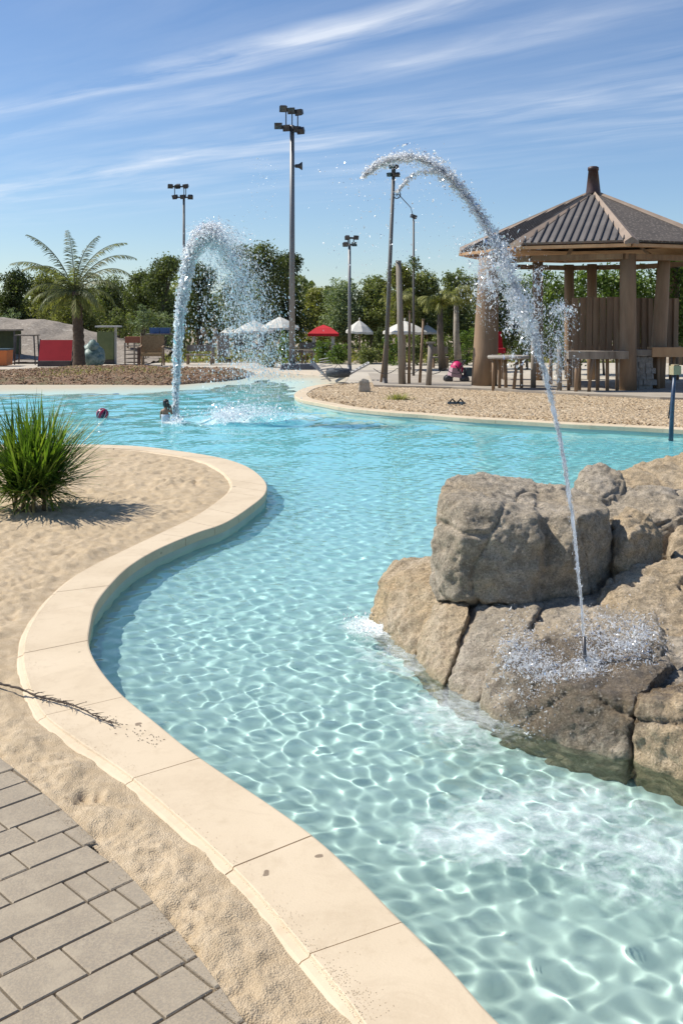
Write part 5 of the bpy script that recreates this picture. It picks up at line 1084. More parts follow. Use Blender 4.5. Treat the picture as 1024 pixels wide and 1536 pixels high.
# low wooden posts behind the gravel
for i, (px, yb, yt, d, r0, r1, ln, m_, lab) in enumerate([
    (603, 579, 393, 31.6, 0.115, 0.085, -0.12, woodg, 'tall bare grey log post between the two dark masts'),
    (571, 575, 470, 32.5, 0.045, 0.035, 0.25, wood, 'thin brown stake touching the foot of the leaning mast'),
    (613, 578, 468, 31.8, 0.05, 0.04, 0.02, wood, 'thin stake immediately right of the tall log post'),
    (629, 577, 480, 32.2, 0.05, 0.04, 0.12, wood, 'slender dark stake left of the capped post'),
    (642, 581, 515, 31.0, 0.09, 0.085, 0.08, woodg, 'capped square-topped post left of the pink toy buggy')]):
    g_ = Vector(((px-512)/F0*d, d, 0)); zt = H-(yt-HY)/F0*d; r_ = thing('timber_stake', lab, 'post', g_)
    mb = MB(); mb.tube([(0, 0, 0), (ln*.5, 0, zt*.5), (ln, 0, zt)], [r0, (r0+r1)/2, r1], 10, 0.06); mb.build('shaft', m_, r_)
    mb = MB(); mb.box((ln, 0, zt+.02), (r1*3.2 if i == 4 else r1*2, r1*2.4, 0.05)); mb.build('cap', woodg if i == 4 else m_, r_)
d_ = 31.6; rr_ = thing('rail_chain', 'low sagging line strung between the stakes behind the gravel', 'chain', (1.3, d_, 0)); 
mb = MB(); P_ = [((px-512)/F0*d_-1.3, 0.25, 0.55-0.18*abs(sin(i*pi/4))) for i, px in enumerate(range(560, 710, 9))]; mb.tube(P_, 0.012, 6); mb.build('cord', M_dk, rr_)

# ================================================================ UMBRELLAS
M_canvas = mat('cream_canvas', (0.62, 0.59, 0.52), (0.54, 0.51, 0.45), 2, 0.85, 0.15, 20)
def umbrella(px, ytop, yrim, hw, d, label, n=8, m=M_canvas, pole=wood, pr=0.045, tilt=0.0):
    g = Vector(((px-512)/F0*d, d, 0)); r_ = thing('parasol', label, 'parasol', g, 0, None); zt = H-(ytop-HY)/F0*d; zr = H-(yrim-HY)/F0*d; rad = hw/F0*d
    mb = MB(); rings = [(0.0, zt), (0.25, zt-(zt-zr)*0.20), (0.6, zt-(zt-zr)*0.52), (1.0, zr)]; vs = []; fs = []
    for (f, z) in rings:
        for j in range(n*2):
            a = 2*pi*j/(n*2)+0.2; q = 1.0 if j % 2 == 0 else 0.955; vs.append((rad*f*q*cos(a), rad*f*q*sin(a), z-(0.0 if j % 2 == 0 else 0.03*f)+tilt*rad*f*cos(a)))
    for i in range(3):
        for j in range(n*2): fs.append((i*n*2+j, i*n*2+(j+1) % (n*2), (i+1)*n*2+(j+1) % (n*2), (i+1)*n*2+j))
    b0 = len(vs); 
    for j in range(n*2): x, y, z = vs[3*n*2+j]; vs.append((x*1.005, y*1.005, z-0.10))
    for j in range(n*2): fs.append((3*n*2+j, 3*n*2+(j+1) % (n*2), b0+(j+1) % (n*2), b0+j))
    mb.add(vs, fs); mb.build('canopy', m, r_)
    mb = MB(); mb.cyl((0, 0, 0), (0, 0, zt+0.02), pr, pr*.9, 10); mb.build('pole', pole, r_)
    mb = MB(); mb.lathe([(0.03, zt), (0.05, zt+.04), (0.02, zt+.10), (0, zt+.12)], n=8); mb.build('finial', m, r_)
    for j in range(n):
        a = 2*pi*j/n+.2; mb = MB(); mb.bar((0, 0, zt-.08), (rad*.97*cos(a), rad*.97*sin(a), zr-.02+tilt*rad*cos(a)), 0.022); mb.build('rib', pole, r_)
    mb = MB(); mb.lathe([(0.28, 0), (0.28, 0.08), (0.06, 0.10), (0.05, .3)], n=14); mb.build('base', woodg, r_)
    return r_
umbrella(381, 480, 496, 30, 52, 'cream parasol half hidden by falling spray, left of the tall mast'); umbrella(420, 475, 491, 29, 50, 'cream parasol immediately left of the tall lamp mast')
umbrella(418-66, 487, 499, 22, 57, 'faint cream parasol farthest left, seen through the spray')
umbrella(539, 480, 497, 21, 48, 'cream parasol right of the red canopy', tilt=-0.05); umbrella(607, 481, 497, 34, 42, 'widest cream parasol, behind the tall log post', pole=woodg); umbrella(640, 487, 498, 17, 55, 'small cream parasol to the right of and behind the widest one')
d_ = 52; g_ = Vector(((485-512)/F0*d_, d_, 0)); gz = thing('red_gazebo', 'small gazebo with a red pyramid canopy on white posts', 'gazebo', g_); hwx = 23/F0*d_; zt, zr = H-(487-HY)/F0*d_, H-(500-HY)/F0*d_
mb = MB(); mb.add([(-hwx, -hwx*.8, zr), (hwx, -hwx*.8, zr), (hwx, hwx*.8, zr), (-hwx, hwx*.8, zr), (0, 0, zt), (-hwx*.5, -hwx*.4, (zt+zr)/2+.07), (hwx*.5, -hwx*.4, (zt+zr)/2+.07), (hwx*.5, hwx*.4, (zt+zr)/2+.07), (-hwx*.5, hwx*.4, (zt+zr)/2+.07), (-hwx, -hwx*.8, zr-.14), (hwx, -hwx*.8, zr-.14), (hwx, hwx*.8, zr-.14), (-hwx, hwx*.8, zr-.14)],
       [(0, 1, 6, 5), (1, 2, 7, 6), (2, 3, 8, 7), (3, 0, 5, 8), (5, 6, 4), (6, 7, 4), (7, 8, 4), (8, 5, 4), (9, 10, 1, 0), (10, 11, 2, 1), (11, 12, 3, 2), (12, 9, 0, 3)])
mb.build('canopy', mat('red_canvas', (0.62, 0.012, 0.02), (0.50, 0.01, 0.016), 2, 0.7), gz)
wp = mat('white_paint', (0.62, 0.60, 0.56), (0.54, 0.52, 0.48), 4, 0.6)
for x in (-.62, .62):
    for y in (-.5, .5): mb = MB(); mb.bar((hwx*x, hwx*y, 0), (hwx*x, hwx*y, zr-.02), 0.16); mb.build('post', wp, gz)
mb = MB(); mb.box((0, 0, 0.78), (hwx*1.1, .7, .06)); mb.box((0, 0, .4), (hwx*.9, .1, .7)); mb.build('table', woodg, gz)

# ================================================================ THINGS ON THE PLAZA
def place(px, d): return Vector(((px-512)/F0*d, d, 0))
def frame_table(px, d, w, dp, h, label, m, topm, cat='table', name='slim_table'):
    r_ = thing(name, label, cat, place(px, d)); mb = MB(); mb.box((0, 0, h), (w, dp, .06)); mb.build('table_top', topm, r_)
    for sx_ in (-1, 1):
        for sy in (-1, 1): mb = MB(); mb.bar((sx_*(w/2-.05)+.05*sx_, sy*(dp/2-.05), 0), (sx_*(w/2-.07), sy*(dp/2-.05), h-.03), 0.05); mb.build('leg', m, r_)
    mb = MB(); mb.bar((-w/2+.05, -dp/2+.05, .25), (w/2-.05, -dp/2+.05, .25), 0.03); mb.build('stretcher', m, r_); return r_
frame_table(41, 46, 0.95, 0.7, 1.35, 'tall slim metal table left of the red panel', M_dk, woodg)
r_ = thing('red_shade_panel', 'leaning red fabric panel on a dark frame left of the palm', 'panel', place(83, 44)); mb = MB()
mb.add([(-.72, -.05, .26), (.72, -.05, .26), (.70, .25, 1.17), (-.72, .25, 1.17), (-.72, 0, .26), (.72, 0, .26), (.70, .30, 1.17), (-.72, .30, 1.17)], [(0, 1, 2, 3), (7, 6, 5, 4), (0, 4, 5, 1), (2, 6, 7, 3), (1, 5, 6, 2), (0, 3, 7, 4)]); mb.build('fabric', mat('crimson_fabric', (0.46, 0.02, 0.03), (0.38, 0.015, 0.022), 1.5, .75), r_)
for x in (-.74, .74): mb = MB(); mb.bar((x, 0, 0), (x, .3, 1.2), .05); mb.build('frame_leg', M_dk, r_)
mb = MB(); mb.box((0, -.02, .13), (1.4, .2, .24)); mb.build('skirt', mat('dark_skirt', (0.04, 0.03, 0.03), (.07, .05, .05), 3), r_)
r_ = thing('orange_bin', 'low orange storage bin at the left edge', 'bin', place(-2, 45)); mb = MB(); mb.box((0, 0, .36), (1.0, .8, .68), 0, taper=1.06); mb.build('body', mat('orange_plastic', (0.60, 0.16, 0.03), (.5, .13, .03), 3, .5), r_); mb = MB(); mb.box((0, 0, .73), (1.12, .9, .07)); mb.build('lid', mat('teal_lid', (.06, .10, .11), (.04, .07, .08), 3, .5), r_)
r_ = thing('dark_kiosk', 'dark green open kiosk behind the orange bin', 'kiosk', place(4, 49)); mb = MB(); mb.box((0, .5, .75), (1.5, .1, 1.5)); mb.build('back_wall', mat('dark_green_board', (.05, .07, .03), (.03, .045, .02), 3), r_)
mb = MB(); mb.box((0, 0, 1.55), (1.7, 1.2, .08)); mb.build('roof', woodg, r_)
for x in (-.75, .75): mb = MB(); mb.bar((x, -.5, 0), (x, -.5, 1.5), .07); mb.build('post', M_dk, r_)
r_ = thing('green_cabinet', 'olive green cabinet with a white side post right of the palm', 'cabinet', place(160, 47)); mb = MB(); mb.box((0, 0, .85), (.75, .6, 1.3)); mb.build('body', mat('olive_paint', (.16, .19, .08), (.12, .15, .06), 3), r_)
mb = MB(); mb.box((0, .1, .1), (.8, .6, .18)); mb.build('plinth', M_dk, r_); mb = MB(); mb.box((.43, 0, .85), (.09, .12, 1.7)); mb.build('side_post', wp, r_); mb = MB(); mb.box((.1, 0, 1.74), (1.1, .8, .07)); mb.build('roof', wp, r_)
m, nt, b = new_mat('green_net'); L(nt, ramp(nt, [(.4, (.10, .17, .15)), (.6, (.25, .33, .30))], noise(nt, coords(nt), 6, 5)).outputs[0], b.inputs['Base Color'])
r_ = thing('net_bundle', 'heap of pale green netting at the foot of the palm', 'netting', place(138, 44.5)); mb = MB(); 
for (x, y, z, s_) in [(0, 0, .4, .42), (.2, .1, .55, .36), (-.15, .1, .7, .3), (.1, -.1, .9, .25), (.3, 0, .3, .3)]: mb.lathe([(s_*sin(pi*i/9)+.001, -s_*1.05*cos(pi*i/9)) for i in range(10)], (x, y, z), 12)
mb.v = [tuple(Vector(p)*(1+.12*MN.noise(Vector(p)*5))) for p in mb.v]; mb.build('netting', m, r_)
def crate(px, d, w, h, label, m):
    r_ = thing('slatted_crate', label, 'crate', place(px, d)); mb = MB(); n = 5
    for k in range(n):
        z = h*(k+.5)/n
        for y in (-.3, .3): mb.bar((-w/2, y, z), (w/2, y, z), h/n*.6, .03)
        for x in (-w/2, w/2): mb.bar((x, -.3, z), (x, .3, z), h/n*.6, .03)
    mb.build('slats', m, r_)
    for x in (-w/2, 0, w/2): mb = MB(); mb.bar((x, -.33, 0), (x, -.33, h+.06), .06); mb.build('upright', m, r_)
crate(204, 46, .85, .95, 'pale slatted wooden crate standing on the plaza', woodg); 
r_ = thing('planter_box', 'long red-brown planter box behind the pale slatted crate', 'planter', place(205, 52)); mb = MB(); mb.box((0, 0, 1.0), (1.1, .5, .32)); mb.build('box', mat('terracotta', (.36, .13, .07), (.3, .1, .05), 3), r_); 
for x in (-.45, .45): mb = MB(); mb.bar((x, 0, 0), (x, 0, .85), .08); mb.build('leg', wood, r_)
r_ = thing('wicker_armchair', 'wicker armchair draped with a tan cloth behind the mulch bed', 'chair', place(228, 45)); wk = mat('wicker', (.36, .24, .12), (.24, .15, .07), 14, .8, .8, 30)
mb = MB(); mb.box((0, .25, .95), (.95, .12, .8), 0, -.12); mb.build('backrest', wk, r_); mb = MB(); mb.box((0, 0, .5), (.95, .6, .14)); mb.build('seat', wk, r_)
for x in (-.5, .5): mb = MB(); mb.bar((x, -.25, .8), (x, .3, .9), .07); mb.bar((x, -.28, 0), (x+.05, -.28, .8), .06); mb.bar((x, .28, 0), (x-.05, .32, 1.3), .06); mb.build('arm_frame', wood, r_)
mb = MB(); mb.box((-.52, -.30, .42), (.12, .12, .84)); mb.build('throw', mat('brown_throw', (.10, .05, .03), (.06, .03, .02), 6), r_)
for i, (px, lb) in enumerate([(233, 'left one of the two blue tubs on the table top'), (248, 'right one of the two blue tubs on the table top')]):
    p_ = place(px, 50); mb = MB(); mb.box((0, 0, .13), (.45, .4, .26), 0, taper=1.12); r_ = thing('blue_tub', lb, 'tub', (p_.x, p_.y, 1.36), 0, 'blue tubs'); mb.build('tub', mat('blue_plastic', (.05, .12, .30), (.04, .10, .25), 3, .45), r_); mb = MB(); mb.box((0, 0, .27), (.53, .48, .03)); mb.build('rim', mat('blue_plastic', (0, 0, 0)), r_)
frame_table(243, 50, 1.5, .7, 1.33, 'long table carrying two blue tubs, left of the white jet', woodg, woodg, name='trestle_table')
# driftwood sculpture and bench seen through spray
r_ = thing('driftwood_sculpture', 'pale twisted driftwood piece seen through the falling spray', 'driftwood', place(318, 47)); mb = MB()
for (pts) in [[(0, 0, 0), (.05, 0, .5), (-.05, 0, 1.0), (-.35, .05, 1.35), (-.6, 0, 1.25)], [(-.03, 0, .95), (.2, 0, 1.25), (.5, 0, 1.4), (.75, .05, 1.3)], [(-.35, .05, 1.33), (-.45, 0, 1.65)], [(.2, 0, 1.22), (.15, 0, 1.6)]]: mb.tube(pts, [.12, .10, .09, .06, .04][:len(pts)], 9, .15)
mb.build('limbs', woodg, r_)
r_ = thing('stone_block', 'rough upright stone block seen through the falling spray', 'stone', place(335, 49)); mb = MB(); mb.box((0, 0, .65), (.62, .5, 1.3), .2, taper=.9); mb.build('block', mat('rubble_stone', (0, 0, 0)), r_); mb = MB(); mb.box((0, 0, .04), (.85, .7, .08), .2); mb.build('foot', woodg, r_)
def bench(px, d, w, label):
    r_ = thing('park_bench', label, 'bench', place(px, d)); mb = MB(); mb.box((0, 0, .45), (w, .45, .06)); mb.build('seat', woodg, r_); mb = MB(); mb.box((0, .25, .75), (w, .05, .3), 0, -.15); mb.build('backrest', woodg, r_)
    for x in (-w*.42, w*.42): mb = MB(); mb.box((x, 0, .22), (.08, .4, .42)); mb.build('leg', wood, r_)
bench(300, 46, 1.3, 'low grey bench right of the white jet, seen through spray'); bench(398, 48, 1.0, 'low bench left of the tall mast'); bench(470, 50, 1.4, 'low bench in front of the red gazebo'); bench(660, 43, .7, 'small low bench on the far pavement behind the stakes')
for i, (px, d, lb) in enumerate([(448, 46, 'squat timber block stool immediately right of the tall mast foot'), (463, 45.5, 'second squat timber stool right of the tall mast foot')]):
    r_ = thing('block_stool', lb, 'stool', place(px, d)); mb = MB(); mb.box((0, 0, .62), (.42, .4, .12)); mb.build('seat', woodg, r_)
    for x in (-.15, .15): mb = MB(); mb.bar((x, 0, 0), (x, 0, .56), .08); mb.build('leg', wood, r_)
# folded white lounger / slipway frame beside the standing stone
gq = place(508, 33.5); r_ = thing('slatted_lounger', 'white slatted lounger with a grey bag on it, left of the small standing stone', 'lounger', gq)
mb = MB(); 
for k in range(9): f = k/8; mb.bar((-.62+.05*f-.02, -.3+.6*0, .78-.66*f), (-.62+.05*f+.30*f+.25, .35, .80-.66*f), .05, .02)
mb.add([(-.95, 0, .62), (-.30, .0, .02), (-.24, .3, .02), (-.80, .35, .66)], [(0, 1, 2, 3)]); mb.build('backrest', mat('white_mesh', (.55, .53, .49), (.42, .40, .37), 12, .7), r_)
mb = MB(); mb.bar((-.1, -.2, .03), (1.0, -.1, .62), .06); mb.bar((-.1, .25, .03), (1.0, .3, .66), .06)
for k in range(11): f = k/10; mb.bar((-.1+1.1*f, -.18, .05+.59*f), (-.1+1.1*f, .28, .05+.61*f), .045, .02)
mb.build('seat', wp, r_)
bgm = mat('grey_canvas_bag', (.10, .11, .12), (.06, .065, .075), 8, .8); r_ = thing('duffel_bag', 'dark grey bag resting on the white lounger', 'bag', (gq.x-.02, gq.y-.3, .22)); mb = MB(); mb.lathe([(.001, -.42), (.13, -.38), (.17, 0), (.14, .36), (.001, .42)], n=14); mb.v = [(z, y, x+.12) for x, y, z in mb.v]; mb.build('bag', bgm, r_); mb = MB(); mb.tube([(-.15, -.1, .25), (0, -.1, .42), (.15, -.1, .25)], .012, 6); mb.build('handle', M_dk, r_)
# toy buggy
gq = place(687, 33); r_ = thing('toy_buggy', 'pink and grey child buggy parked on the pavement left of the fat column', 'buggy', gq); pk = mat('pink_plastic', (.60, .02, .14), (.5, .015, .1), 4, .5)
mb = MB(); mb.lathe([(.001, -.26), (.17, -.2), (.26, 0), (.2, .2), (.001, .27)], n=16); mb.v = [(x*.85-.05, z*.8, y*1.05+.48) for x, y, z in mb.v]; mb.build('hood', pk, r_)
mb = MB(); mb.box((-.12, -.05, .36), (.36, .4, .3), .2, 0, .15, .85); mb.build('seat', mat('grey_pink_fabric', (.42, .28, .30), (.35, .22, .25), 5), r_)
mb = MB(); mb.bar((-.28, -.2, .12), (.22, -.2, .75), .035); mb.bar((-.28, .2, .12), (.22, .2, .75), .035); mb.bar((.22, -.2, .12), (-.12, -.2, .6), .035); mb.bar((.22, .2, .12), (-.12, .2, .6), .035); mb.bar((.22, -.2, .75), (.22, .2, .75), .04); mb.bar((-.3, 0, .72), (.1, 0, .78), .03); mb.build('frame', M_dk, r_)
for x, y in ((-.34, -.22), (.2, -.22), (-.34, .22), (.2, .22)):
    mb = MB(); mb.lathe([(.02, -.025), (.13, -.03), (.14, 0), (.13, .03), (.02, .025)], n=16); mb.v = [(a+x, c_+y, b_+.14) for a, b_, c_ in mb.v]; mb.build('wheel', M_dk, r_)
mb = MB(); mb.box((.32, 0, .38), (.22, .3, .28), .2); mb.build('bag', mat('navy_bag', (.03, .05, .08), (.05, .09, .10), 5), r_)
# sandals heap on the gravel
gq = G(684, 608); r_ = thing('sandals', 'pair of dark blue-grey sandals left on the gravel', 'sandals', (gq.x, gq.y, 0.03)); sm_ = mat('blue_rubber', (.05, .09, .12), (.03, .05, .07), 8, .5)
for x, rz in ((-.10, .3), (.10, -.5)):
    mb = MB(); mb.box((x, 0, .03), (.11, .24, .05), rz+1.2); mb.build('sole', sm_, r_); mb = MB(); mb.tube([(x-.07, -.02, .05), (x, -.02, .13), (x+.07, -.02, .05)], .022, 8); mb.build('strap', mat('black_rubber', (0, 0, 0)), r_)

# ================================================================ VEGETATION
def leaf_np(C, size, r_, up=0.25, asp=0.45, drop=None):
    n = len(C); a = r_.normal(0, 1, (n, 3)); a[:, 2] += up; 
    if drop is not None: a = a*0.35+drop
    a /= np.linalg.norm(a, axis=1, keepdims=True); b_ = np.cross(a, r_.normal(0, 1, (n, 3))); b_ /= np.linalg.norm(b_, axis=1, keepdims=True)+1e-9
    s = size*r_.uniform(.55, 1.35, (n, 1)); w_ = s*asp
    Vv = np.stack([C-a*s*.5, C+b_*w_*.5, C+a*s*.5, C-b_*w_*.5], 1).reshape(-1, 3); return Vv, np.arange(4*n).reshape(-1, 4)
def crown_mesh(name, blobs, n, size, m, parent, seed, asp=0.45, droop=False, shell=0.55):
    r_ = np.random.default_rng(seed); bl_ = np.array(blobs, float); wgt = bl_[:, 3]*bl_[:, 4]+bl_[:, 3]**2; wgt /= wgt.sum(); k = r_.choice(len(bl_), n, p=wgt)
    # many small sprays on each mass
    nc = max(30, n//28); ck = r_.choice(len(bl_), nc, p=wgt); u = r_.normal(0, 1, (nc, 3)); u /= np.linalg.norm(u, axis=1, keepdims=True); rad = r_.uniform(shell, 1.08, (nc, 1))
    cc_ = bl_[ck, :3]+u*rad*np.stack([bl_[ck, 3], bl_[ck, 3], bl_[ck, 4]], 1); ctone = r_.random(nc)
    j = r_.integers(0, nc, n); sc2 = bl_[ck[j], 3:4]*0.16+size*0.5
    C = cc_[j]+r_.normal(0, 1, (n, 3))*sc2*np.array([1, 1, .8 if not droop else 1.3])
    drop = np.array([0, 0, -1.0]) if droop else None
    Vv, Fq = leaf_np(C, size, r_, 0.3, asp, drop); o = np_mesh(name, Vv, Fq, m, parent, False)
    tn = np.clip(ctone[j]*0.5+r_.random(n)*0.40+.02, 0, 1); at2 = o.data.attributes.new('tone', 'FLOAT', 'FACE'); at2.data.foreach_set('value', tn); return o
def limb_mesh(parent, h, r0, tips, m, seed=0):
    r_ = random.Random(seed); mb = MB(); mb.tube([(0, 0, -.05), (r_.uniform(-.08, .08), 0, h*.3), (r_.uniform(-.12, .12), r_.uniform(-.1, .1), h*.62)], [r0, r0*.8, r0*.6], 9, .1)
    for t_ in tips: mb.tube([(0, 0, h*.35), ((t_[0])*.45, t_[1]*.45, h*.35+(t_[2]-h*.35)*.55), t_], [r0*.5, r0*.3, r0*.1], 6, .1)
    return mb.build('trunk', m, parent)
bark = mat('bark', (0.16, 0.125, 0.095), (0.09, 0.07, 0.05), 4, .9, .8, 20, (1, 1, .3))
GREENS = {
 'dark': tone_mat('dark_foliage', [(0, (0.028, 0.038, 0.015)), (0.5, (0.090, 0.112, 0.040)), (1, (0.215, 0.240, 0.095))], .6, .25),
 'mid': tone_mat('mid_foliage', [(0, (0.048, 0.062, 0.024)), (0.5, (0.155, 0.180, 0.064)), (1, (0.335, 0.350, 0.145))], .6, .25),
 'yellow': tone_mat('olive_foliage', [(0, (0.075, 0.085, 0.026)), (0.5, (0.220, 0.225, 0.070)), (1, (0.430, 0.400, 0.150))], .6, .28),
 'grey': tone_mat('grey_green_foliage', [(0, (0.100, 0.130, 0.070)), (0.5, (0.230, 0.280, 0.150)), (1, (0.440, 0.480, 0.280))], .7, .2),
 'bright': tone_mat('bright_foliage', [(0, (0.045, 0.072, 0.018)), (0.5, (0.125, 0.185, 0.045)), (1, (0.30, 0.37, 0.10))], .5, .3)}
def tree(px, d, ytop, hw, label, kind, n=12000, size=.16, seed=0, name='tree', cat='tree', base=0.15, trunk=True, asp=.45, group='trees behind the plaza', nb=14, spiky=False):
    g = place(px, d); r_ = thing(name, label, cat, g, 0, group); h = H-(ytop-HY)/F0*d; R0 = hw*1.14/F0*d; rr = random.Random(seed); bl_ = []
    for k in range(nb):
        a = rr.uniform(0, 2*pi); f = rr.random()**.6; z = h*(base+.12)+(h*(1-base)-.2)*rr.random(); q = 1-max(0, (z/h-.55))*1.1; rb = R0*rr.uniform(.36, .56)*(1.15 if z < h*.6 else .8)
        z = min(z, h-rb*.85); bl_.append((cos(a)*R0*.62*f*q, sin(a)*R0*.62*f*q, z, rb, rb*rr.uniform(.75, 1.05)))
    bl_.append((0, 0, h-R0*.42, R0*.38, R0*.42)); bl_.append((0, 0, h*.45, R0*.6, h*.3))
    if spiky:
        for k in range(14): a = rr.uniform(0, 2*pi); f = rr.random(); bl_.append((cos(a)*R0*.8*f, sin(a)*R0*.5*f, h*rr.uniform(.72, .95), .12, .55))
    crown_mesh('crown', bl_, n, size, GREENS[kind], r_, seed, asp)
    if trunk: limb_mesh(r_, h*.8, .04*h, [b_[:3] for b_ in bl_[:5]], bark, seed)
    return r_
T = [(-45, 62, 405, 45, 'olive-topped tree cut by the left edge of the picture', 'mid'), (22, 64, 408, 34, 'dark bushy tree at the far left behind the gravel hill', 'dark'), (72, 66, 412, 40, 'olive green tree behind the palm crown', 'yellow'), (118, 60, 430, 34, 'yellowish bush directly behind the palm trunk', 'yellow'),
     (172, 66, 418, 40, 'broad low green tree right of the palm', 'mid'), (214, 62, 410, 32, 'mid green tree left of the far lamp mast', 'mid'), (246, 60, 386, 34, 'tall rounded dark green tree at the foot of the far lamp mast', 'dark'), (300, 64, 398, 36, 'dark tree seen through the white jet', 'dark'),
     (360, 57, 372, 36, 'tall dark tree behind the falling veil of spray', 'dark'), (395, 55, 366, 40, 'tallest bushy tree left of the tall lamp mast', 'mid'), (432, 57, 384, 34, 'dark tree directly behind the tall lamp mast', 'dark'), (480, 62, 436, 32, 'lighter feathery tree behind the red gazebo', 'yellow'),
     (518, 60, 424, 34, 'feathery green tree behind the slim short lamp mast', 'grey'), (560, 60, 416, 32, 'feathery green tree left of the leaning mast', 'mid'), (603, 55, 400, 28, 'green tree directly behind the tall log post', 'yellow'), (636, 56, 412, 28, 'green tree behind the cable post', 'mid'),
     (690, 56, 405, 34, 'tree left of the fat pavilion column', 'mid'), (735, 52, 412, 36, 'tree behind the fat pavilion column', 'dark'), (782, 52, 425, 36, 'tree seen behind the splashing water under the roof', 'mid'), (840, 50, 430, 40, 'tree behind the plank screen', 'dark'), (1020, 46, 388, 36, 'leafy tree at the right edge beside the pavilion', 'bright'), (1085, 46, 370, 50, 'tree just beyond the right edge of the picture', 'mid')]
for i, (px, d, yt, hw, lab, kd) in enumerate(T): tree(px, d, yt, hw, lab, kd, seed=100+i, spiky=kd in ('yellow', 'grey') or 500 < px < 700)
# lower shrubs
S = [(14, 56, 462, 26, 'grey-green shrub on the crest of the gravel hill', 'grey'), (60, 58, 455, 24, 'olive shrub behind the gravel hill', 'yellow'), (212, 54, 462, 22, 'pale grey-green shrub behind the slatted crate', 'grey'), (248, 54, 472, 22, 'grey-green shrub behind the blue tubs', 'grey'), (178, 55, 470, 18, 'small green shrub behind the olive cabinet', 'mid'),
     (425, 45.5, 512, 15, 'wispy green shrub growing left of the mast footing', 'bright'), (405, 44, 528, 12, 'low twiggy shrub at the edge of the beach', 'yellow'), (505, 47, 522, 18, 'low bright green shrub left of the slim lamp mast', 'bright'), (482, 48, 524, 10, 'tiny green shrub under the red gazebo', 'bright'), (552, 47, 520, 20, 'low green shrub right of the slim lamp mast', 'mid'), (590, 46, 515, 18, 'low green shrub behind the foot of the leaning mast', 'bright'),
     (625, 46, 512, 20, 'low green shrub behind the slender stakes', 'mid'), (660, 46, 508, 20, 'low green shrub left of the pale palm trunk', 'mid'), (700, 46, 505, 18, 'low green shrub right of the pale palm trunk', 'bright'), (570, 50, 500, 16, 'dark green shrub under the widest parasol', 'dark'), (790, 42, 500, 24, 'shrub behind the falling jet under the roof', 'dark'), (845, 42, 505, 24, 'shrub behind the bar counter', 'mid')]
for i, (px, d, yt, hw, lab, kd) in enumerate(S): tree(px, d, yt, hw, lab, kd, n=1500, size=.12, seed=300+i, name='shrub', cat='shrub', base=0.0, trunk=True, group='low shrubs behind the pool', nb=6, spiky=True)
# hedge climbing above the plank screens
for i, (px, d, yt, hw, yb, lab) in enumerate([(835, 38.5, 402, 34, 500, 'leafy climber above the plank screen, left of the front column'), (905, 38.2, 398, 34, 470, 'leafy climber behind the front column'), (975, 38.6, 398, 34, 470, 'leafy climber right of the front column, under the eave'), (1028, 34.5, 388, 30, 520, 'leafy climber at the right edge under the eave')]):
    g = place(px, d); r_ = thing('climbing_vine', lab, 'climber', g, 0, 'climbers round the pavilion'); rr = random.Random(i); zt, zb = H-(yt-HY)/F0*d, H-(yb-HY)/F0*d; R0 = hw/F0*d
    bl_ = [(rr.uniform(-R0, R0), rr.uniform(-.5, .5), rr.uniform(zb+.3, zt-.3), rr.uniform(.36, .56), rr.uniform(.32, .46)) for k in range(24)]
    crown_mesh('foliage', bl_, 3600, .15, GREENS['bright'], r_, 500+i, .5); limb_mesh(r_, zt*.9, .05, [b_[:3] for b_ in bl_[:6]], bark, i)
# tuft halfway up the cable post
g = place(620, 35.9); r_ = thing('epiphyte_tuft', 'leafy tuft clinging to the cable post above the trees', 'plant', (g.x, g.y, H-(405-HY)/F0*36)); crown_mesh('leaves', [(0, -.05, .28, .16, .18), (.1, -.05, .1, .18, .12), (.28, -.05, 0, .12, .08)], 420, .09, GREENS['dark'], r_, 77); mb = MB(); mb.tube([(0, 0, -.1), (.02, -.04, .2)], .02, 6); mb.build('stem', bark, r_)
# far wood that closes the view
r_ = np.random.default_rng(9); n = 34000; xx = r_.uniform(-46, 46, n); yy = r_.uniform(68, 76, n); hh_ = 3.1+0.9*vnoise(xx*.35, xx*0, 3)+.7*vnoise(xx*1.3, xx*0+4, 5)+1.0*(xx < 0); zz_ = r_.random(n)**.75*hh_
C = np.stack([xx, yy, zz_], 1); Vv, Fq = leaf_np(C, .50, r_, .3, .5); o = np_mesh('distant_wood', Vv, Fq, GREENS['mid'], None, False); at2 = o.data.attributes.new('tone', 'FLOAT', 'FACE'); at2.data.foreach_set('value', np.clip(r_.random(n)*.6+vnoise(xx*.8, zz_*.8, 7)*.3+.2, 0, 1)); struct(o, 'stuff')
# rough grass and low plants behind the plaza
r_ = np.random.default_rng(19); n = 14000; xx = r_.uniform(-26, 14, n); yy = r_.uniform(48, 58, n); k = (xx > -9); xx, yy = xx[k], yy[k]; n = len(xx); C = np.stack([xx, yy, r_.random(n)*.35*(1+vnoise(xx*.7, yy*.7, 3))], 1)
Vv, Fq = leaf_np(C, .26, r_, 1.2, .25); o = np_mesh('ground_cover', Vv, Fq, GREENS['yellow'], None, False); at2 = o.data.attributes.new('tone', 'FLOAT', 'FACE'); at2.data.foreach_set('value', r_.random(n)); struct(o, 'stuff')
r_ = np.random.default_rng(29); n = 900; xx = r_.uniform(-10.6, -6.2, n); yy = 33.6+r_.random(n)*5+0*xx; C = np.stack([xx, yy, .12+r_.random(n)*.22], 1); k = inside(xx, yy, mul); C = C[k]; n = len(C)
Vv, Fq = leaf_np(C, .11, r_, 1.5, .2); o = np_mesh('dry_weeds', Vv, Fq, GREENS['yellow'], None, False); at2 = o.data.attributes.new('tone', 'FLOAT', 'FACE'); at2.data.foreach_set('value', r_.random(n)); struct(o, 'stuff')
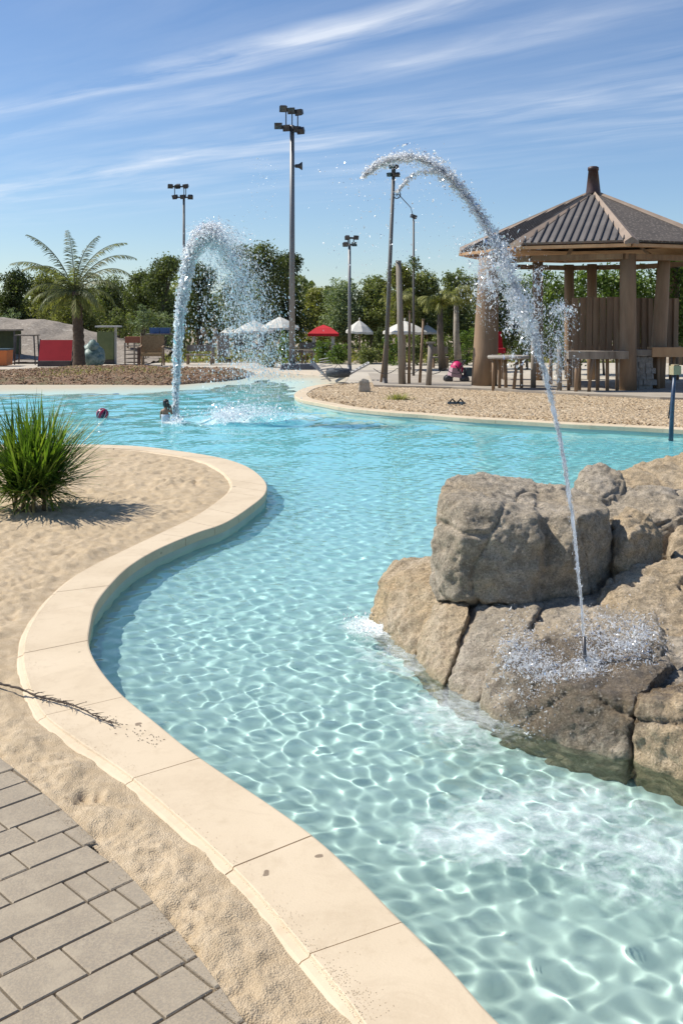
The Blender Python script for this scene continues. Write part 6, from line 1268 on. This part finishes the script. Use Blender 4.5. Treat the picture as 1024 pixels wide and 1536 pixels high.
# yellow dry tuft on the gravel
g = G(597, 600); r_ = thing('dry_grass_tuft', 'flattened yellow-green tuft of grass on the gravel, right of the standing stone', 'grass tuft', (g.x, g.y, 0))
blades([((rng.normal(0, .14), rng.normal(0, .08), .0), rng.uniform(0, 2*pi), R(rng.uniform(15, 75)), rng.uniform(.14, .34), .010, rng.uniform(.2, 1.4), rng.uniform(.6, .98)) for i in range(200)], 'blades', GREENS['yellow'], r_, 4)
# ---- palms
M_frond = tone_mat('palm_leaflet', [(0, (0.07, 0.08, 0.04)), (0.5, (0.15, 0.165, 0.08)), (1, (0.28, 0.28, 0.16))], .5, .35)
M_pbark = mat('palm_bark', (0.13, 0.09, 0.06), (0.075, 0.05, 0.035), 5, .95, 1.0, 14, (1, 1, 2.2))
def frond(parent, az, el, ln, droop, seed, m, leaf=.42, n=60, base=(0, 0, 0), hang=.5):
    r_ = random.Random(seed); vs = []; fs = []; tn = []; p = Vector(base); e = el; P = [p.copy()]; D = []
    for i in range(n):
        f = i/n; d = Vector((cos(az)*cos(e), sin(az)*cos(e), sin(e))); D.append(d); p = p+d*ln/n; P.append(p.copy()); e -= droop/n*(.35+1.3*f)
    side0 = Vector((-sin(az), cos(az), 0))
    for i in range(3, n):
        f = i/n; l = leaf*(sin(pi*min(1, f*.85+.12))**.6)*(.85+.3*r_.random()); d = D[i]; up = side0.cross(d)
        for s in (-1, 1):
            dr_ = (side0*s*.80+d*.85+up*(.28 if r_.random() < .5 else -.05)+Vector((0, 0, -hang*r_.uniform(.5, 1.3)))).normalized(); q = P[i]; w_ = .019
            b0 = len(vs); mid = q+dr_*l*.5; tip = q+dr_*l+Vector((0, 0, -l*.22)); vs += [tuple(q-d*w_*.6), tuple(q+d*w_*.6), tuple(mid+d*w_), tuple(mid-d*w_), tuple(tip)]
            fs += [(b0, b0+1, b0+2, b0+3), (b0+3, b0+2, b0+4)]; t_ = r_.random(); tn += [t_, t_]
    mb = MB(); mb.add(vs, fs); k = len(fs); mb.tube(P, [.030*(1-.85*i/n) for i in range(n+1)], 5); o = mb.build('frond', m, parent); tn += [.5]*(len(mb.f)-k)
    at2 = o.data.attributes.new('tone', 'FLOAT', 'FACE'); at2.data.foreach_set('value', tn); return o
g = place(119, 43.5); pl = thing('palm_tree', 'date palm with arching feathery fronds behind the mulch bed on the left', 'palm tree', g)
ht = H-(437-HY)/F0*43.5; mb = MB(); npt = 22; mb.tube([(-.12*(i/npt)**1.5, 0, ht*i/npt) for i in range(npt+1)], [.27-.09*i/npt+(.018 if i % 2 else -.012) for i in range(npt+1)], 14, .06); mb.build('trunk', M_pbark, pl)
crown_c = (-.20, 0, ht-.02)
for i, (az, el, ln, dr_) in enumerate([(178, 50, 3.3, 72), (170, 68, 3.5, 52), (186, 58, 2.7, 95), (182, 30, 2.4, 95), (120, 84, 3.1, 45), (60, 82, 3.1, 60), (20, 74, 3.4, 80), (8, 64, 3.4, 95), (-5, 52, 3.2, 112), (-14, 38, 2.8, 122), (20, 20, 2.2, 110), (200, 15, 2.0, 80), (-75, 62, 2.3, 100), (-130, 60, 2.4, 90), (70, 55, 2.4, 100), (130, 50, 2.3, 100), (-40, 10, 2.0, 90), (-140, 5, 1.9, 80), (185, -10, 1.7, 60), (5, -12, 1.7, 60), (-30, -25, 1.5, 50), (-150, -30, 1.5, 40), (60, 0, 1.8, 80), (-70, -35, 1.5, 30)]):
    frond(pl, R(az), R(el), ln, R(dr_), i, M_frond if el > 0 else GREENS['yellow'], base=crown_c)
# drooping fan-leaf palms left of the fat column
def small_palm(px, d, yt, hw, label, seed, tm=bark):
    g = place(px, d); r_ = thing('drooping_palm', label, 'palm tree', g, 0, 'drooping palms near the pavilion'); h = H-(yt-HY)/F0*d; R0 = hw/F0*d
    mb = MB(); mb.tube([(.1, 0, 0), (0, 0, h*.35), (0, 0, h*.72)], [.17, .13, .10], 12, .08); mb.build('trunk', tm, r_); rr = random.Random(seed)
    for k in range(22): az = rr.uniform(0, 2*pi); frond(r_, az, R(rr.uniform(35, 85)), R0*rr.uniform(1.3, 2.1), R(rr.uniform(110, 165)), seed*50+k, GREENS['yellow'], .34, 26, (0, 0, h*.68+rr.uniform(-.1, .2)), .9)
small_palm(660, 41, 418, 24, 'shaggy drooping palm with a thin trunk left of the fat column', 1); small_palm(684, 43, 408, 24, 'drooping palm with a pale thick trunk just left of the fat column', 2, mat('pale_bark', (.34, .30, .24), (.24, .20, .16), 4, .9, .8, 14, (1, 1, 2))); small_palm(598, 50, 420, 20, 'drooping palm behind the tall log post', 3)
